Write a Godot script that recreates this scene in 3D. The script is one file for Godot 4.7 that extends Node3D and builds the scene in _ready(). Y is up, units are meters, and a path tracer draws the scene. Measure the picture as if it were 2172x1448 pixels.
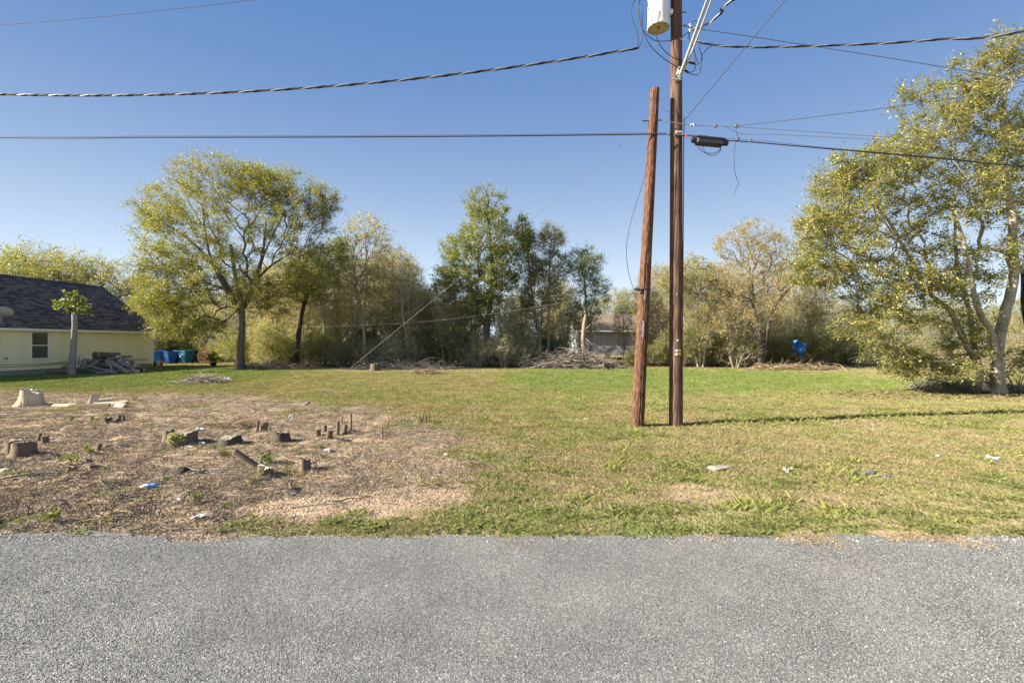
extends Node3D
# A cleared lot beside a chip-seal road: utility poles, stumps, brush, a yellow house and woods behind.

const EYE := 1.6          # camera height above the road
const FOC := 1026.0       # focal length in pixels of the 2172 x 1448 frame
const CX := 1086.0
const CY := 727.0         # horizon row
const SUN := Vector3(0.849, -0.500, -0.170)

var counts := {}
var M := {}
var n1 := FastNoiseLite.new()
var n2 := FastNoiseLite.new()
var n3 := FastNoiseLite.new()
var t0 := 0


func _ready() -> void:
	t0 = Time.get_ticks_msec()
	# ---- camera
	var cam := Camera3D.new()
	cam.name = "camera"
	cam.fov = rad_to_deg(2.0 * atan(724.0 / FOC))
	cam.position = Vector3(0, EYE, 0)
	cam.rotation.x = atan(3.0 / FOC)
	cam.near = 0.1
	cam.far = 900.0
	add_child(cam)
	cam.current = true
	# ---- sky and light
	var sky := ProceduralSkyMaterial.new()
	sky.sky_top_color = Color(0.205, 0.315, 0.47)
	sky.sky_horizon_color = Color(0.655, 0.70, 0.72)
	sky.sky_curve = 0.14
	sky.ground_bottom_color = Color(0.35, 0.33, 0.28)
	sky.ground_horizon_color = Color(0.62, 0.64, 0.62)
	sky.sun_angle_max = 75.0
	sky.sun_curve = 0.15
	var env := Environment.new()
	env.background_mode = Environment.BG_SKY
	env.sky = Sky.new()
	env.sky.sky_material = sky
	env.tonemap_mode = Environment.TONE_MAPPER_LINEAR
	env.tonemap_exposure = 3.0
	env.sdfgi_enabled = true
	env.ssao_enabled = true
	env.ssil_enabled = true
	var we := WorldEnvironment.new()
	we.name = "environment"
	we.environment = env
	add_child(we)
	var sun := DirectionalLight3D.new()
	sun.name = "sun"
	sun.light_energy = 1.6
	sun.light_color = Color(1.0, 0.965, 0.90)
	sun.light_angular_distance = 0.5
	sun.shadow_enabled = true
	add_child(sun)
	sun.look_at_from_position(Vector3.ZERO, SUN, Vector3.UP)
	# ---- setting
	n1.seed = 1
	n1.frequency = 0.35
	n2.seed = 2
	n2.frequency = 0.8
	n3.seed = 3
	n3.frequency = 0.1
	build_materials()
	build_ground()
	build_road()
	print("ground ", Time.get_ticks_msec() - t0)
	build_yellow_house()
	build_white_house()
	build_woods()
	print("woods ", Time.get_ticks_msec() - t0)
	build_poles()
	build_yard()
	build_clearing()
	print("things ", Time.get_ticks_msec() - t0)
	build_cover()
	print("done ", Time.get_ticks_msec() - t0)


# ---------------------------------------------------------------- mesh building
class MB:
	var V := PackedVector3Array()
	var N := PackedVector3Array()
	var C := PackedColorArray()
	var I := PackedInt32Array()

	func tube(p: PackedVector3Array, r: PackedFloat32Array, sides: int, col := Color.WHITE, caps := true, wob := 0.0) -> void:
		var n := p.size()
		var ref := Vector3(0.83, 0.2, 0.52).normalized()
		var first := V.size()
		for i in n:
			var d := (p[mini(i + 1, n - 1)] - p[maxi(i - 1, 0)]).normalized()
			if absf(d.dot(ref)) > 0.95:
				ref = Vector3(-0.3, 0.9, 0.3).normalized()
			var e1 := (ref - d * ref.dot(d)).normalized()
			var e2 := d.cross(e1)
			for j in sides:
				var a := TAU * j / sides
				var o := e1 * cos(a) + e2 * sin(a)
				var rr := r[i]
				if wob > 0.0:
					rr *= 1.0 + wob * sin(a * 3.0 + i * 0.9 + p[i].y * 5.0) + wob * 0.7 * sin(a * 5.0 - i * 1.7)
				V.append(p[i] + o * rr)
				N.append(o)
				C.append(col)
		for i in n - 1:
			for j in sides:
				var a := first + i * sides + j
				var b := first + i * sides + (j + 1) % sides
				var c := b + sides
				var e := a + sides
				I.append_array([a, c, b, a, e, c])
		if caps:
			for end in [0, n - 1]:
				var d := (p[1] - p[0]).normalized() if end == 0 else (p[n - 1] - p[n - 2]).normalized()
				var out := -d if end == 0 else d
				var k := V.size()
				V.append(p[end])
				N.append(out)
				C.append(col)
				for j in sides:
					V.append(V[first + end * sides + j])
					N.append(out)
					C.append(col)
				for j in sides:
					var a := k + 1 + j
					var b := k + 1 + (j + 1) % sides
					if end == 0:
						I.append_array([k, a, b])
					else:
						I.append_array([k, b, a])

	func quad(a: Vector3, b: Vector3, c: Vector3, d: Vector3, col := Color.WHITE) -> void:   # counter-clockwise from outside
		var k := V.size()
		var n := (b - a).cross(d - a).normalized()
		if n == Vector3.ZERO:
			n = Vector3.UP
		V.append_array([a, b, c, d])
		N.append_array([n, n, n, n])
		C.append_array([col, col, col, col])
		I.append_array([k, k + 2, k + 1, k, k + 3, k + 2])

	func tri(a: Vector3, b: Vector3, c: Vector3, col := Color.WHITE) -> void:
		var k := V.size()
		var n := (b - a).cross(c - a).normalized()
		if n == Vector3.ZERO:
			n = Vector3.UP
		V.append_array([a, b, c])
		N.append_array([n, n, n])
		C.append_array([col, col, col])
		I.append_array([k, k + 2, k + 1])

	func box(t: Transform3D, s: Vector3, col := Color.WHITE, ch := 0.0) -> void:   # ch: chamfer
		var h := s * 0.5
		var c := minf(ch, minf(h.x, minf(h.y, h.z)) * 0.6)
		for ax in 3:
			for sg in [-1.0, 1.0]:
				var u: int = (ax + 1) % 3
				var v: int = (ax + 2) % 3
				var q := []
				for k in [[-1, -1], [1, -1], [1, 1], [-1, 1]]:
					var p := Vector3.ZERO
					p[ax] = sg * h[ax]
					p[u] = k[0] * (h[u] - c)
					p[v] = k[1] * (h[v] - c)
					q.append(t * p)
				if sg > 0:
					quad(q[0], q[1], q[2], q[3], col)
				else:
					quad(q[3], q[2], q[1], q[0], col)
		if c > 0.0:
			for ax in 3:
				var u: int = (ax + 1) % 3
				var v: int = (ax + 2) % 3
				for su in [-1.0, 1.0]:
					for sv in [-1.0, 1.0]:
						var q := []
						for k in [[-1, 0], [1, 0], [1, 1], [-1, 1]]:
							var p := Vector3.ZERO
							p[ax] = k[0] * (h[ax] - c)
							p[u] = su * (h[u] if k[1] == 0 else h[u] - c)
							p[v] = sv * (h[v] - c if k[1] == 0 else h[v])
							q.append(t * p)
						if su * sv > 0:
							quad(q[0], q[1], q[2], q[3], col)
						else:
							quad(q[3], q[2], q[1], q[0], col)

	func lathe(prof: Array, sides: int, t := Transform3D(), col := Color.WHITE) -> void:   # profile of Vector2(r, y), from bottom to top on the outside
		var first := V.size()
		for i in prof.size():
			var a: Vector2 = prof[maxi(i - 1, 0)]
			var b: Vector2 = prof[mini(i + 1, prof.size() - 1)]
			var n2d := Vector2(b.y - a.y, a.x - b.x).normalized()
			for j in sides:
				var th := TAU * j / sides
				V.append(t * Vector3(prof[i].x * cos(th), prof[i].y, -prof[i].x * sin(th)))
				N.append((t.basis * Vector3(n2d.x * cos(th), n2d.y, -n2d.x * sin(th))).normalized())
				C.append(col)
		for i in prof.size() - 1:
			for j in sides:
				var a := first + i * sides + j
				var b := first + i * sides + (j + 1) % sides
				I.append_array([a, b + sides, b, a, a + sides, b + sides])

	func commit(normals := true) -> ArrayMesh:
		var m := ArrayMesh.new()
		var a := []
		a.resize(Mesh.ARRAY_MAX)
		a[Mesh.ARRAY_VERTEX] = V
		if normals:
			a[Mesh.ARRAY_NORMAL] = N
		a[Mesh.ARRAY_COLOR] = C
		a[Mesh.ARRAY_INDEX] = I
		m.add_surface_from_arrays(Mesh.PRIMITIVE_TRIANGLES, a)
		return m


func plain_mesh(v: PackedVector3Array, c: PackedColorArray, i: PackedInt32Array) -> ArrayMesh:
	var m := ArrayMesh.new()
	var a := []
	a.resize(Mesh.ARRAY_MAX)
	a[Mesh.ARRAY_VERTEX] = v
	a[Mesh.ARRAY_COLOR] = c
	a[Mesh.ARRAY_INDEX] = i
	m.add_surface_from_arrays(Mesh.PRIMITIVE_TRIANGLES, a)
	return m


# ---------------------------------------------------------------- naming
func numbered(called: String) -> String:
	var n: int = counts.get(called, 0)
	counts[called] = n + 1
	return called if n == 0 else "%s_%03d" % [called, n]


func tag(o: Node, label: String, category: String, group := "", kind := "") -> Node:
	if label:
		o.set_meta("label", label)
	if category:
		o.set_meta("category", category)
	if group:
		o.set_meta("group", group)
	if kind:
		o.set_meta("kind", kind)
	return o


func thing(called: String, label: String, category: String, at: Vector3, turn := 0.0, group := "") -> Node3D:
	var o := Node3D.new()
	o.name = numbered(called)
	add_child(o)
	o.position = at
	o.rotation.y = turn
	tag(o, label, category, group)
	return o


func obj(called: String, mesh: Mesh, mat: Material, parent: Node = null) -> MeshInstance3D:
	var o := MeshInstance3D.new()
	o.name = called if parent else numbered(called)
	o.mesh = mesh
	o.material_override = mat
	if parent:
		parent.add_child(o, true)
	else:
		add_child(o)
	return o


func copies(called: String, mesh: Mesh, mat: Material, where: Array, tint: PackedColorArray, parent: Node = null) -> MultiMeshInstance3D:
	var mm := MultiMesh.new()
	mm.transform_format = MultiMesh.TRANSFORM_3D
	mm.use_colors = true
	mm.mesh = mesh
	mm.instance_count = where.size()
	for i in where.size():
		mm.set_instance_transform(i, where[i])
		mm.set_instance_color(i, tint[i])
	var o := MultiMeshInstance3D.new()
	o.name = called if parent else numbered(called)
	o.multimesh = mm
	o.material_override = mat
	(parent if parent else self).add_child(o, true)
	return o


# ---------------------------------------------------------------- materials
func lin(r: float, g: float, b: float) -> Color:
	return Color(r, g, b).linear_to_srgb()


func mat(c: Color, rough := 0.9, metal := 0.0, spec := 0.4) -> StandardMaterial3D:   # c: linear base colour
	var m := StandardMaterial3D.new()
	m.albedo_color = c.linear_to_srgb()
	m.roughness = rough
	m.metallic = metal
	m.metallic_specular = spec
	return m


func vmat(rough := 0.9, back := 0.0) -> StandardMaterial3D:   # colour from the vertices or copies
	var m := StandardMaterial3D.new()
	m.vertex_color_use_as_albedo = true
	m.roughness = rough
	m.metallic_specular = 0.3
	if back > 0.0:
		m.backlight_enabled = true
		m.backlight = Color(back, back, back * 0.6)
	return m


func noise_tex(size: int, freq: float, lo: Color, hi: Color, sd: int, kind := FastNoiseLite.TYPE_SIMPLEX_SMOOTH, oct := 4, mid = null) -> NoiseTexture2D:
	var n := FastNoiseLite.new()
	n.seed = sd
	n.noise_type = kind
	n.frequency = freq
	n.fractal_octaves = oct
	var t := NoiseTexture2D.new()
	t.width = size
	t.height = size
	t.seamless = true
	t.noise = n
	var g := Gradient.new()
	g.set_color(0, lo.linear_to_srgb())
	g.set_color(1, hi.linear_to_srgb())
	if mid != null:
		g.add_point(0.5, (mid as Color).linear_to_srgb())
	t.color_ramp = g
	return t


func grained(m: StandardMaterial3D, t: Texture2D, scale: Vector3, world := false, relief: Texture2D = null, cm := 0.5) -> StandardMaterial3D:
	m.albedo_texture = t
	m.uv1_triplanar = true
	m.uv1_world_triplanar = world
	m.uv1_scale = scale
	if relief:
		m.heightmap_enabled = true
		m.heightmap_texture = relief
		m.heightmap_scale = cm
	return m


# ---------------------------------------------------------------- ground
var dirt_poly := PackedVector2Array([Vector2(-40, 16.5), Vector2(-17.7, 16.4), Vector2(-13, 15.4), Vector2(-9.5, 15.6), Vector2(-6.0, 13.6), Vector2(-3.6, 12.0), Vector2(-2.0, 10.9), Vector2(-0.9, 9.0), Vector2(-0.3, 7.6), Vector2(-0.65, 6.1), Vector2(-0.5, 5.0), Vector2(-0.9, 4.6), Vector2(-1.7, 4.3), Vector2(-2.4, 3.4), Vector2(-4.2, 2.6), Vector2(-40, 2.4)])


func H(x: float, d: float) -> float:
	if d < 3.6:
		return -0.06
	var h := -0.012 + 0.035 * n1.get_noise_2d(x * 0.5, d * 0.5)
	var e := (d - 5.9) / 1.35
	var side := smoothstep(-4.0, 1.5, x)
	h -= (0.05 + 0.12 * side) * exp(-e * e)
	var left := smoothstep(-1.0, -3.0, x) * smoothstep(14.0, 10.0, d)
	h += left * (0.05 * n2.get_noise_2d(x * 1.2, d * 1.2) + 0.06 * n2.get_noise_2d(x * 2.6 + 40, d * 2.6))
	h += 0.012 * n2.get_noise_2d(x * 4.0, d * 4.0)
	var w := smoothstep(3.85, 4.5, d)
	return lerpf(-0.022, h, w)


func ground_point(px: float, py: float) -> Vector3:
	var d := 20.0
	var h := 0.0
	for i in 12:
		d = (EYE - h) * FOC / (py - CY)
		h = H((px - CX) / FOC * d, d)
	return Vector3((px - CX) / FOC * d, h, -d)


func at_depth(px: float, py: float, d: float) -> Vector3:
	return Vector3((px - CX) / FOC * d, EYE - (py - CY) / FOC * d, -d)


func on_ground(x: float, d: float) -> Vector3:
	return Vector3(x, H(x, d), -d)


func dirtiness(x: float, d: float) -> float:
	if d > 18.0 or x > 1.0:
		return 0.0
	var s := 0.0
	for k in 4:
		var wx := x + 1.3 * n1.get_noise_2d(x * 2.0 + k * 31.0, d * 2.0) + 0.5 * n2.get_noise_2d(x * 3.0, d * 3.0 + k * 17.0) + (k % 2 - 0.5) * 0.5
		var wd := d + 1.2 * n1.get_noise_2d(x * 2.0 + 90.0, d * 2.0 + k * 23.0) + (k / 2 - 0.5) * 0.5
		if Geometry2D.is_point_in_polygon(Vector2(wx, wd), dirt_poly):
			s += 0.25
	return s * (1.0 - 0.75 * smoothstep(0.28, 0.55, n1.get_noise_2d(x * 1.3 + 300.0, d * 1.1)) * smoothstep(8.0, 11.0, d))


func blob(x: float, d: float, cx: float, cd: float, rx: float, rd: float) -> float:
	var q := Vector2((x - cx) / rx, (d - cd) / rd).length() + 0.45 * n2.get_noise_2d(x * 3.0 + cx * 9.0, d * 3.0)
	return smoothstep(1.15, 0.6, q)


func sandiness(x: float, d: float) -> float:
	if d > 8.0:
		return 0.0
	var s := maxf(blob(x, d, -1.75, 4.85, 1.15, 0.5), blob(x, d, -1.05, 5.3, 0.8, 0.55) * 0.9)
	s = maxf(s, blob(x, d, 2.25, 5.5, 0.55, 0.75) * 0.9)
	s = maxf(s, smoothstep(4.2, 4.02, d + 0.25 * n2.get_noise_2d(x * 1.7 + 40.0, d)) * 0.75)
	s = maxf(s, smoothstep(4.22, 4.0, d + 0.12 * n2.get_noise_2d(x * 2.0, d)) * smoothstep(0.3, -0.6, x) * 0.8)
	return s


func greenness(x: float, d: float) -> float:   # 0 dry .. 1 green
	var g := 0.52 + 0.45 * n1.get_noise_2d(x * 1.1 + 200.0, d * 0.9) + 0.35 * n2.get_noise_2d(x * 1.3, d * 1.3 + 70.0)
	g += 0.24 * smoothstep(5.6, 4.4, d) * smoothstep(-2.5, 0.0, x)
	g += 0.65 * smoothstep(13.0, 19.0, d) * smoothstep(-1.5, 2.0, x) * smoothstep(20.0, 13.0, x)
	g += 0.75 * smoothstep(-9.0, -15.0, x) * smoothstep(16.5, 18.5, d)
	g -= 0.12 * smoothstep(6.2, 7.2, d) * smoothstep(10.0, 8.8, d) * smoothstep(2.0, 4.0, x)
	g -= 0.5 * smoothstep(26.0, 30.0, d) * smoothstep(-20.0, -12.0, x)
	return clampf(g, 0.0, 1.0)


func ground_color(x: float, d: float) -> Color:
	var soil := Color(0.385, 0.285, 0.19).lerp(Color(0.46, 0.355, 0.25), 0.5 + 0.5 * n2.get_noise_2d(x * 2.2, d * 2.2))
	soil = soil.lerp(Color(0.30, 0.215, 0.145), smoothstep(0.05, 0.45, n1.get_noise_2d(x * 2.7 + 11.0, d * 2.7)) * 0.8)
	var thatch := Color(0.36, 0.28, 0.15).lerp(Color(0.225, 0.25, 0.075), greenness(x, d))
	var c := thatch.lerp(soil, dirtiness(x, d))
	c = c.lerp(Color(0.50, 0.37, 0.255), sandiness(x, d))
	c = c.lerp(Color(0.36, 0.33, 0.30), 0.8 * blob(x, d, -3.9, 6.0, 0.55, 0.4))
	if d > 30.0:
		c = c.lerp(Color(0.33, 0.245, 0.14), smoothstep(31.4, 31.7, d + 3.0 * n1.get_noise_2d(x, d)) * (1.0 - smoothstep(-17.0, -20.0, x) * smoothstep(42.0, 38.0, d)) * (1.0 - smoothstep(19.0, 25.0, x)))
	return c


func build_ground() -> void:
	var ds := PackedFloat32Array([-200, -60, -20, -6, 0, 2, 3.2, 3.6, 3.75])
	var d := 3.85
	while d < 14.0:
		ds.append(d)
		d += 0.085 if d < 8.0 else 0.14
	while d < 500.0:
		ds.append(d)
		d += d * 0.035
	var xs := PackedFloat32Array()
	var x := 0.0
	var half := PackedFloat32Array()
	while x < 600.0:
		half.append(x)
		x += 0.11 if x < 9.0 else (0.22 if x < 17.0 else x * 0.05)
	for i in range(half.size() - 1, 0, -1):
		xs.append(-half[i])
	xs.append_array(half)
	var v := PackedVector3Array()
	var c := PackedColorArray()
	var n := PackedVector3Array()
	var idx := PackedInt32Array()
	var w := xs.size()
	for r in ds.size():
		for k in w:
			var px := xs[k]
			var h := H(px, ds[r])
			v.append(Vector3(px, h, -ds[r]))
			c.append(ground_color(px, ds[r]))
			var e := 0.06
			var nn := Vector3(H(px - e, ds[r]) - H(px + e, ds[r]), 2.0 * e, H(px, ds[r] + e) - H(px, ds[r] - e)) if ds[r] < 40.0 else Vector3.UP
			n.append(nn.normalized())
	for r in ds.size() - 1:
		for k in w - 1:
			var a := r * w + k
			idx.append_array([a, a + w, a + w + 1, a, a + w + 1, a + 1])
	var m := ArrayMesh.new()
	var arr := []
	arr.resize(Mesh.ARRAY_MAX)
	arr[Mesh.ARRAY_VERTEX] = v
	arr[Mesh.ARRAY_NORMAL] = n
	arr[Mesh.ARRAY_COLOR] = c
	arr[Mesh.ARRAY_INDEX] = idx
	m.add_surface_from_arrays(Mesh.PRIMITIVE_TRIANGLES, arr)
	var gm := vmat(0.95)
	gm.metallic_specular = 0.2
	grained(gm, noise_tex(1024, 0.022, Color(0.50, 0.48, 0.46), Color(1, 1, 1), 5, FastNoiseLite.TYPE_SIMPLEX_SMOOTH, 5, Color(0.85, 0.84, 0.82)), Vector3(0.9, 0.9, 0.9), true, noise_tex(1024, 0.03, Color.BLACK, Color.WHITE, 6, FastNoiseLite.TYPE_SIMPLEX_SMOOTH, 5), 2.2)
	tag(obj("ground", m, gm), "", "", "", "structure")


func build_road() -> void:
	var mb := MB.new()
	var x := -160.0
	var prev := Vector3.INF
	while x < 160.0:
		var e := 3.98 + 0.15 * n1.get_noise_2d(x * 2.2, 3.0) + 0.09 * n2.get_noise_2d(x * 5.0, 9.0)
		e += 0.12 * smoothstep(-3.0, -3.9, x) + 0.06 * smoothstep(3.2, 4.0, x)
		var p := Vector3(x, 0.0, -e)
		if prev != Vector3.INF:
			var b0 := Vector3(prev.x, 0.0, 3.2)
			var b1 := Vector3(x, 0.0, 3.2)
			mb.quad(prev + Vector3(0, 0.0, 0.0), b0, b1, p)
			mb.quad(Vector3(prev.x, -0.06, prev.z - 0.03), prev, p, Vector3(p.x, -0.06, p.z - 0.03))
			mb.quad(b0, b0 + Vector3(0, -0.06, 0), b1 + Vector3(0, -0.06, 0), b1)
		prev = p
		x += 0.12 if absf(x) < 8.0 else 2.0
	var rm := mat(Color(1, 1, 1), 0.85, 0.0, 0.35)
	var chips := FastNoiseLite.new()
	chips.noise_type = FastNoiseLite.TYPE_CELLULAR
	chips.seed = 3
	chips.frequency = 0.2
	chips.fractal_type = FastNoiseLite.FRACTAL_NONE
	chips.cellular_jitter = 1.0
	chips.cellular_return_type = FastNoiseLite.RETURN_CELL_VALUE
	var t := NoiseTexture2D.new()
	t.width = 2048
	t.height = 2048
	t.seamless = true
	t.seamless_blend_skirt = 0.03
	t.normalize = false
	t.noise = chips
	var g := Gradient.new()
	g.offsets = PackedFloat32Array([0.0, 0.08, 0.5, 0.86, 0.93, 1.0])
	g.colors = PackedColorArray([lin(0.06, 0.06, 0.06), lin(0.135, 0.134, 0.131), lin(0.205, 0.203, 0.198), lin(0.265, 0.262, 0.254), lin(0.40, 0.37, 0.33), lin(0.52, 0.51, 0.49)])
	t.color_ramp = g
	var lump: FastNoiseLite = chips.duplicate()
	lump.cellular_return_type = FastNoiseLite.RETURN_DISTANCE
	var b := NoiseTexture2D.new()
	b.width = 2048
	b.height = 2048
	b.seamless = true
	b.seamless_blend_skirt = 0.03
	b.noise = lump
	b.invert = true
	grained(rm, t, Vector3(0.36, 0.36, 0.36), true, b, 0.5)
	rm.detail_enabled = true
	rm.detail_blend_mode = BaseMaterial3D.BLEND_MODE_MUL
	rm.detail_uv_layer = BaseMaterial3D.DETAIL_UV_2
	rm.uv2_triplanar = true
	rm.uv2_world_triplanar = true
	rm.uv2_scale = Vector3(0.19, 0.19, 0.19)
	rm.detail_albedo = noise_tex(512, 0.014, Color(0.62, 0.615, 0.61), Color(1.0, 0.985, 0.955), 8, FastNoiseLite.TYPE_SIMPLEX_SMOOTH, 5)
	tag(obj("road", mb.commit(), rm), "", "", "", "structure")


func build_materials() -> void:
	var fine := noise_tex(512, 0.03, Color(0.55, 0.55, 0.55), Color(1, 1, 1), 31, FastNoiseLite.TYPE_SIMPLEX_SMOOTH, 5)
	var patch := noise_tex(512, 0.012, Color(0.45, 0.44, 0.42), Color(1, 1, 1), 32, FastNoiseLite.TYPE_SIMPLEX_SMOOTH, 5)
	var bump := noise_tex(512, 0.03, Color.BLACK, Color.WHITE, 33, FastNoiseLite.TYPE_SIMPLEX_SMOOTH, 5)
	var ridge := noise_tex(512, 0.03, Color(0.16, 0.14, 0.13), Color(1, 1, 1), 34, FastNoiseLite.TYPE_SIMPLEX, 5)
	M.leaf = vmat(0.42, 1.0)
	M.leaf.metallic_specular = 0.5
	M.blade = vmat(0.8, 0.55)
	M.twigwood = vmat(0.9)
	M.stick = vmat(0.9)
	M.stone_chip = vmat(0.75)
	M.shingle = grained(vmat(0.85), fine, Vector3(3, 3, 3))
	M.bark = grained(vmat(0.95), ridge, Vector3(2.2, 0.5, 2.2), false, bump, 2.0)
	M.palebark = grained(vmat(0.9), patch, Vector3(1.6, 0.9, 1.6), false, bump, 0.8)
	M.pole_red = vmat(0.9)
	M.pole_red.albedo_color = lin(0.34, 0.18, 0.112)
	grained(M.pole_red, ridge, Vector3(2.4, 0.3, 2.4), false, ridge, 2.5)
	M.pole_dark = vmat(0.85)
	M.pole_dark.albedo_color = lin(0.28, 0.175, 0.125)
	grained(M.pole_dark, ridge, Vector3(2.0, 0.1, 2.0), false, ridge, 1.0)
	M.tag_white = mat(Color(0.75, 0.76, 0.77), 0.5)
	M.tag_yellow = mat(Color(0.72, 0.58, 0.06), 0.5)
	M.black = mat(Color(0.02, 0.02, 0.02), 0.6)
	M.rubber = mat(Color(0.022, 0.022, 0.024), 0.55)
	M.plastic_black = grained(mat(Color(0.04, 0.042, 0.05), 0.6), fine, Vector3(3, 3, 3))
	M.steel = mat(Color(0.32, 0.33, 0.34), 0.55, 0.6)
	M.steel_dark = mat(Color(0.10, 0.10, 0.105), 0.6, 0.4)
	M.aluminium = mat(Color(0.42, 0.43, 0.44), 0.5, 0.6)
	M.guy = mat(Color(0.20, 0.195, 0.185), 0.7, 0.1)
	M.galvanised = grained(mat(Color(0.55, 0.56, 0.55), 0.6, 0.2), fine, Vector3(4, 4, 4))
	M.tank = grained(mat(Color(0.72, 0.74, 0.74), 0.45), noise_tex(256, 0.01, Color(0.86, 0.85, 0.82), Color(1, 1, 1), 41), Vector3(1, 1, 1))
	M.tank_bottom = grained(mat(Color(0.62, 0.50, 0.30), 0.7), patch, Vector3(2, 2, 2))
	M.red_plastic = mat(Color(0.55, 0.05, 0.03), 0.5)
	M.concrete = grained(mat(Color(0.40, 0.36, 0.31), 0.95), patch, Vector3(1.5, 1.5, 1.5), false, bump, 0.5)
	M.rubble = grained(mat(Color(0.30, 0.29, 0.28), 0.95), patch, Vector3(9, 9, 9), false, bump, 1.0)
	M.pale_stone = grained(mat(Color(0.62, 0.56, 0.50), 0.9), patch, Vector3(8, 8, 8))
	M.burnt = grained(mat(Color(0.05, 0.048, 0.048), 0.9), patch, Vector3(9, 9, 9), false, bump, 1.0)
	M.siding = grained(mat(Color(0.86, 0.79, 0.53), 0.65), noise_tex(512, 0.006, Color(0.90, 0.89, 0.86), Color(1, 1, 1), 42), Vector3(0.5, 0.5, 0.5))
	M.trim = mat(Color(0.80, 0.79, 0.76), 0.6)
	M.old_white = grained(mat(Color(0.56, 0.58, 0.60), 0.8), patch, Vector3(0.5, 0.9, 0.5))
	M.roof_felt = mat(Color(0.08, 0.07, 0.07), 0.9)
	M.roof_brown = grained(mat(Color(0.26, 0.20, 0.15), 0.95), patch, Vector3(0.7, 0.7, 0.7))
	M.window_glass = mat(Color(0.08, 0.09, 0.09), 0.06, 0.0, 0.6)
	M.window_glass.albedo_color.a = 0.25
	M.window_glass.transparency = BaseMaterial3D.TRANSPARENCY_ALPHA
	M.curtain = mat(Color(0.10, 0.095, 0.085), 0.9)
	M.dish = mat(Color(0.36, 0.35, 0.31), 0.6)
	M.log_grey = grained(mat(Color(0.50, 0.45, 0.38), 0.95), ridge, Vector3(1.0, 4, 4), false, bump, 1.0)
	M.log_brown = grained(mat(Color(0.30, 0.21, 0.13), 0.95), ridge, Vector3(1.0, 4, 4), false, bump, 1.0)
	M.stump_bark = grained(mat(Color(0.33, 0.255, 0.18), 0.95), ridge, Vector3(7, 1.6, 7), false, bump, 0.8)
	M.stump_dark = grained(mat(Color(0.20, 0.165, 0.125), 0.95), ridge, Vector3(8, 2.5, 8), false, bump, 1.2)
	M.raw_wood = grained(mat(Color(0.70, 0.56, 0.38), 0.85), noise_tex(256, 0.03, Color(0.45, 0.38, 0.30), Color(1, 1, 1), 51, FastNoiseLite.TYPE_SIMPLEX, 4, Color(0.9, 0.88, 0.85)), Vector3(5, 0.5, 5), false, ridge, 1.0)
	M.cut_pale = grained(mat(Color(0.66, 0.54, 0.38), 0.85), fine, Vector3(4, 4, 4))
	M.cut_brown = grained(mat(Color(0.30, 0.215, 0.13), 0.9), fine, Vector3(6, 6, 6))
	M.cut_grey = grained(mat(Color(0.26, 0.23, 0.17), 0.9), fine, Vector3(6, 6, 6))
	M.snag = grained(mat(Color(0.52, 0.42, 0.33), 0.95), ridge, Vector3(2.5, 0.4, 2.5), false, ridge, 1.5)
	M.bin_blue = mat(Color(0.03, 0.13, 0.42), 0.5)
	M.bin_teal = mat(Color(0.015, 0.12, 0.24), 0.5)
	M.bucket_white = mat(Color(0.70, 0.72, 0.74), 0.5)
	M.bucket_orange = mat(Color(0.55, 0.12, 0.04), 0.5)
	M.chair_wood = grained(mat(Color(0.42, 0.21, 0.13), 0.85), fine, Vector3(2, 2, 2))
	M.tarp = mat(Color(0.05, 0.20, 0.52), 0.45)
	M.bottle_blue = mat(Color(0.08, 0.32, 0.72), 0.35)
	M.scrap_blue = mat(Color(0.40, 0.55, 0.72), 0.5)
	M.scrap_grey = mat(Color(0.45, 0.45, 0.46), 0.5)
	M.scrap_dark = mat(Color(0.05, 0.05, 0.05), 0.7)


# ---------------------------------------------------------------- trees
# Skeleton grown through points scattered in the crown: each point joins the branch that reaches it by the shortest way.
func in_ellipsoids(rng: RandomNumberGenerator, ells: Array, n: int, skin := 0.35) -> PackedVector3Array:
	# ells: [centre, radii, weight]
	var total := 0.0
	for e in ells:
		total += e[2]
	var out := PackedVector3Array()
	for i in n:
		var pick := rng.randf() * total
		var e: Array = ells[0]
		for q in ells:
			e = q
			pick -= q[2]
			if pick <= 0.0:
				break
		var v := Vector3(rng.randfn(), rng.randfn(), rng.randfn()).normalized() * pow(rng.randf(), skin)
		out.append((e[0] as Vector3) + v * (e[1] as Vector3))
	return out


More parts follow.
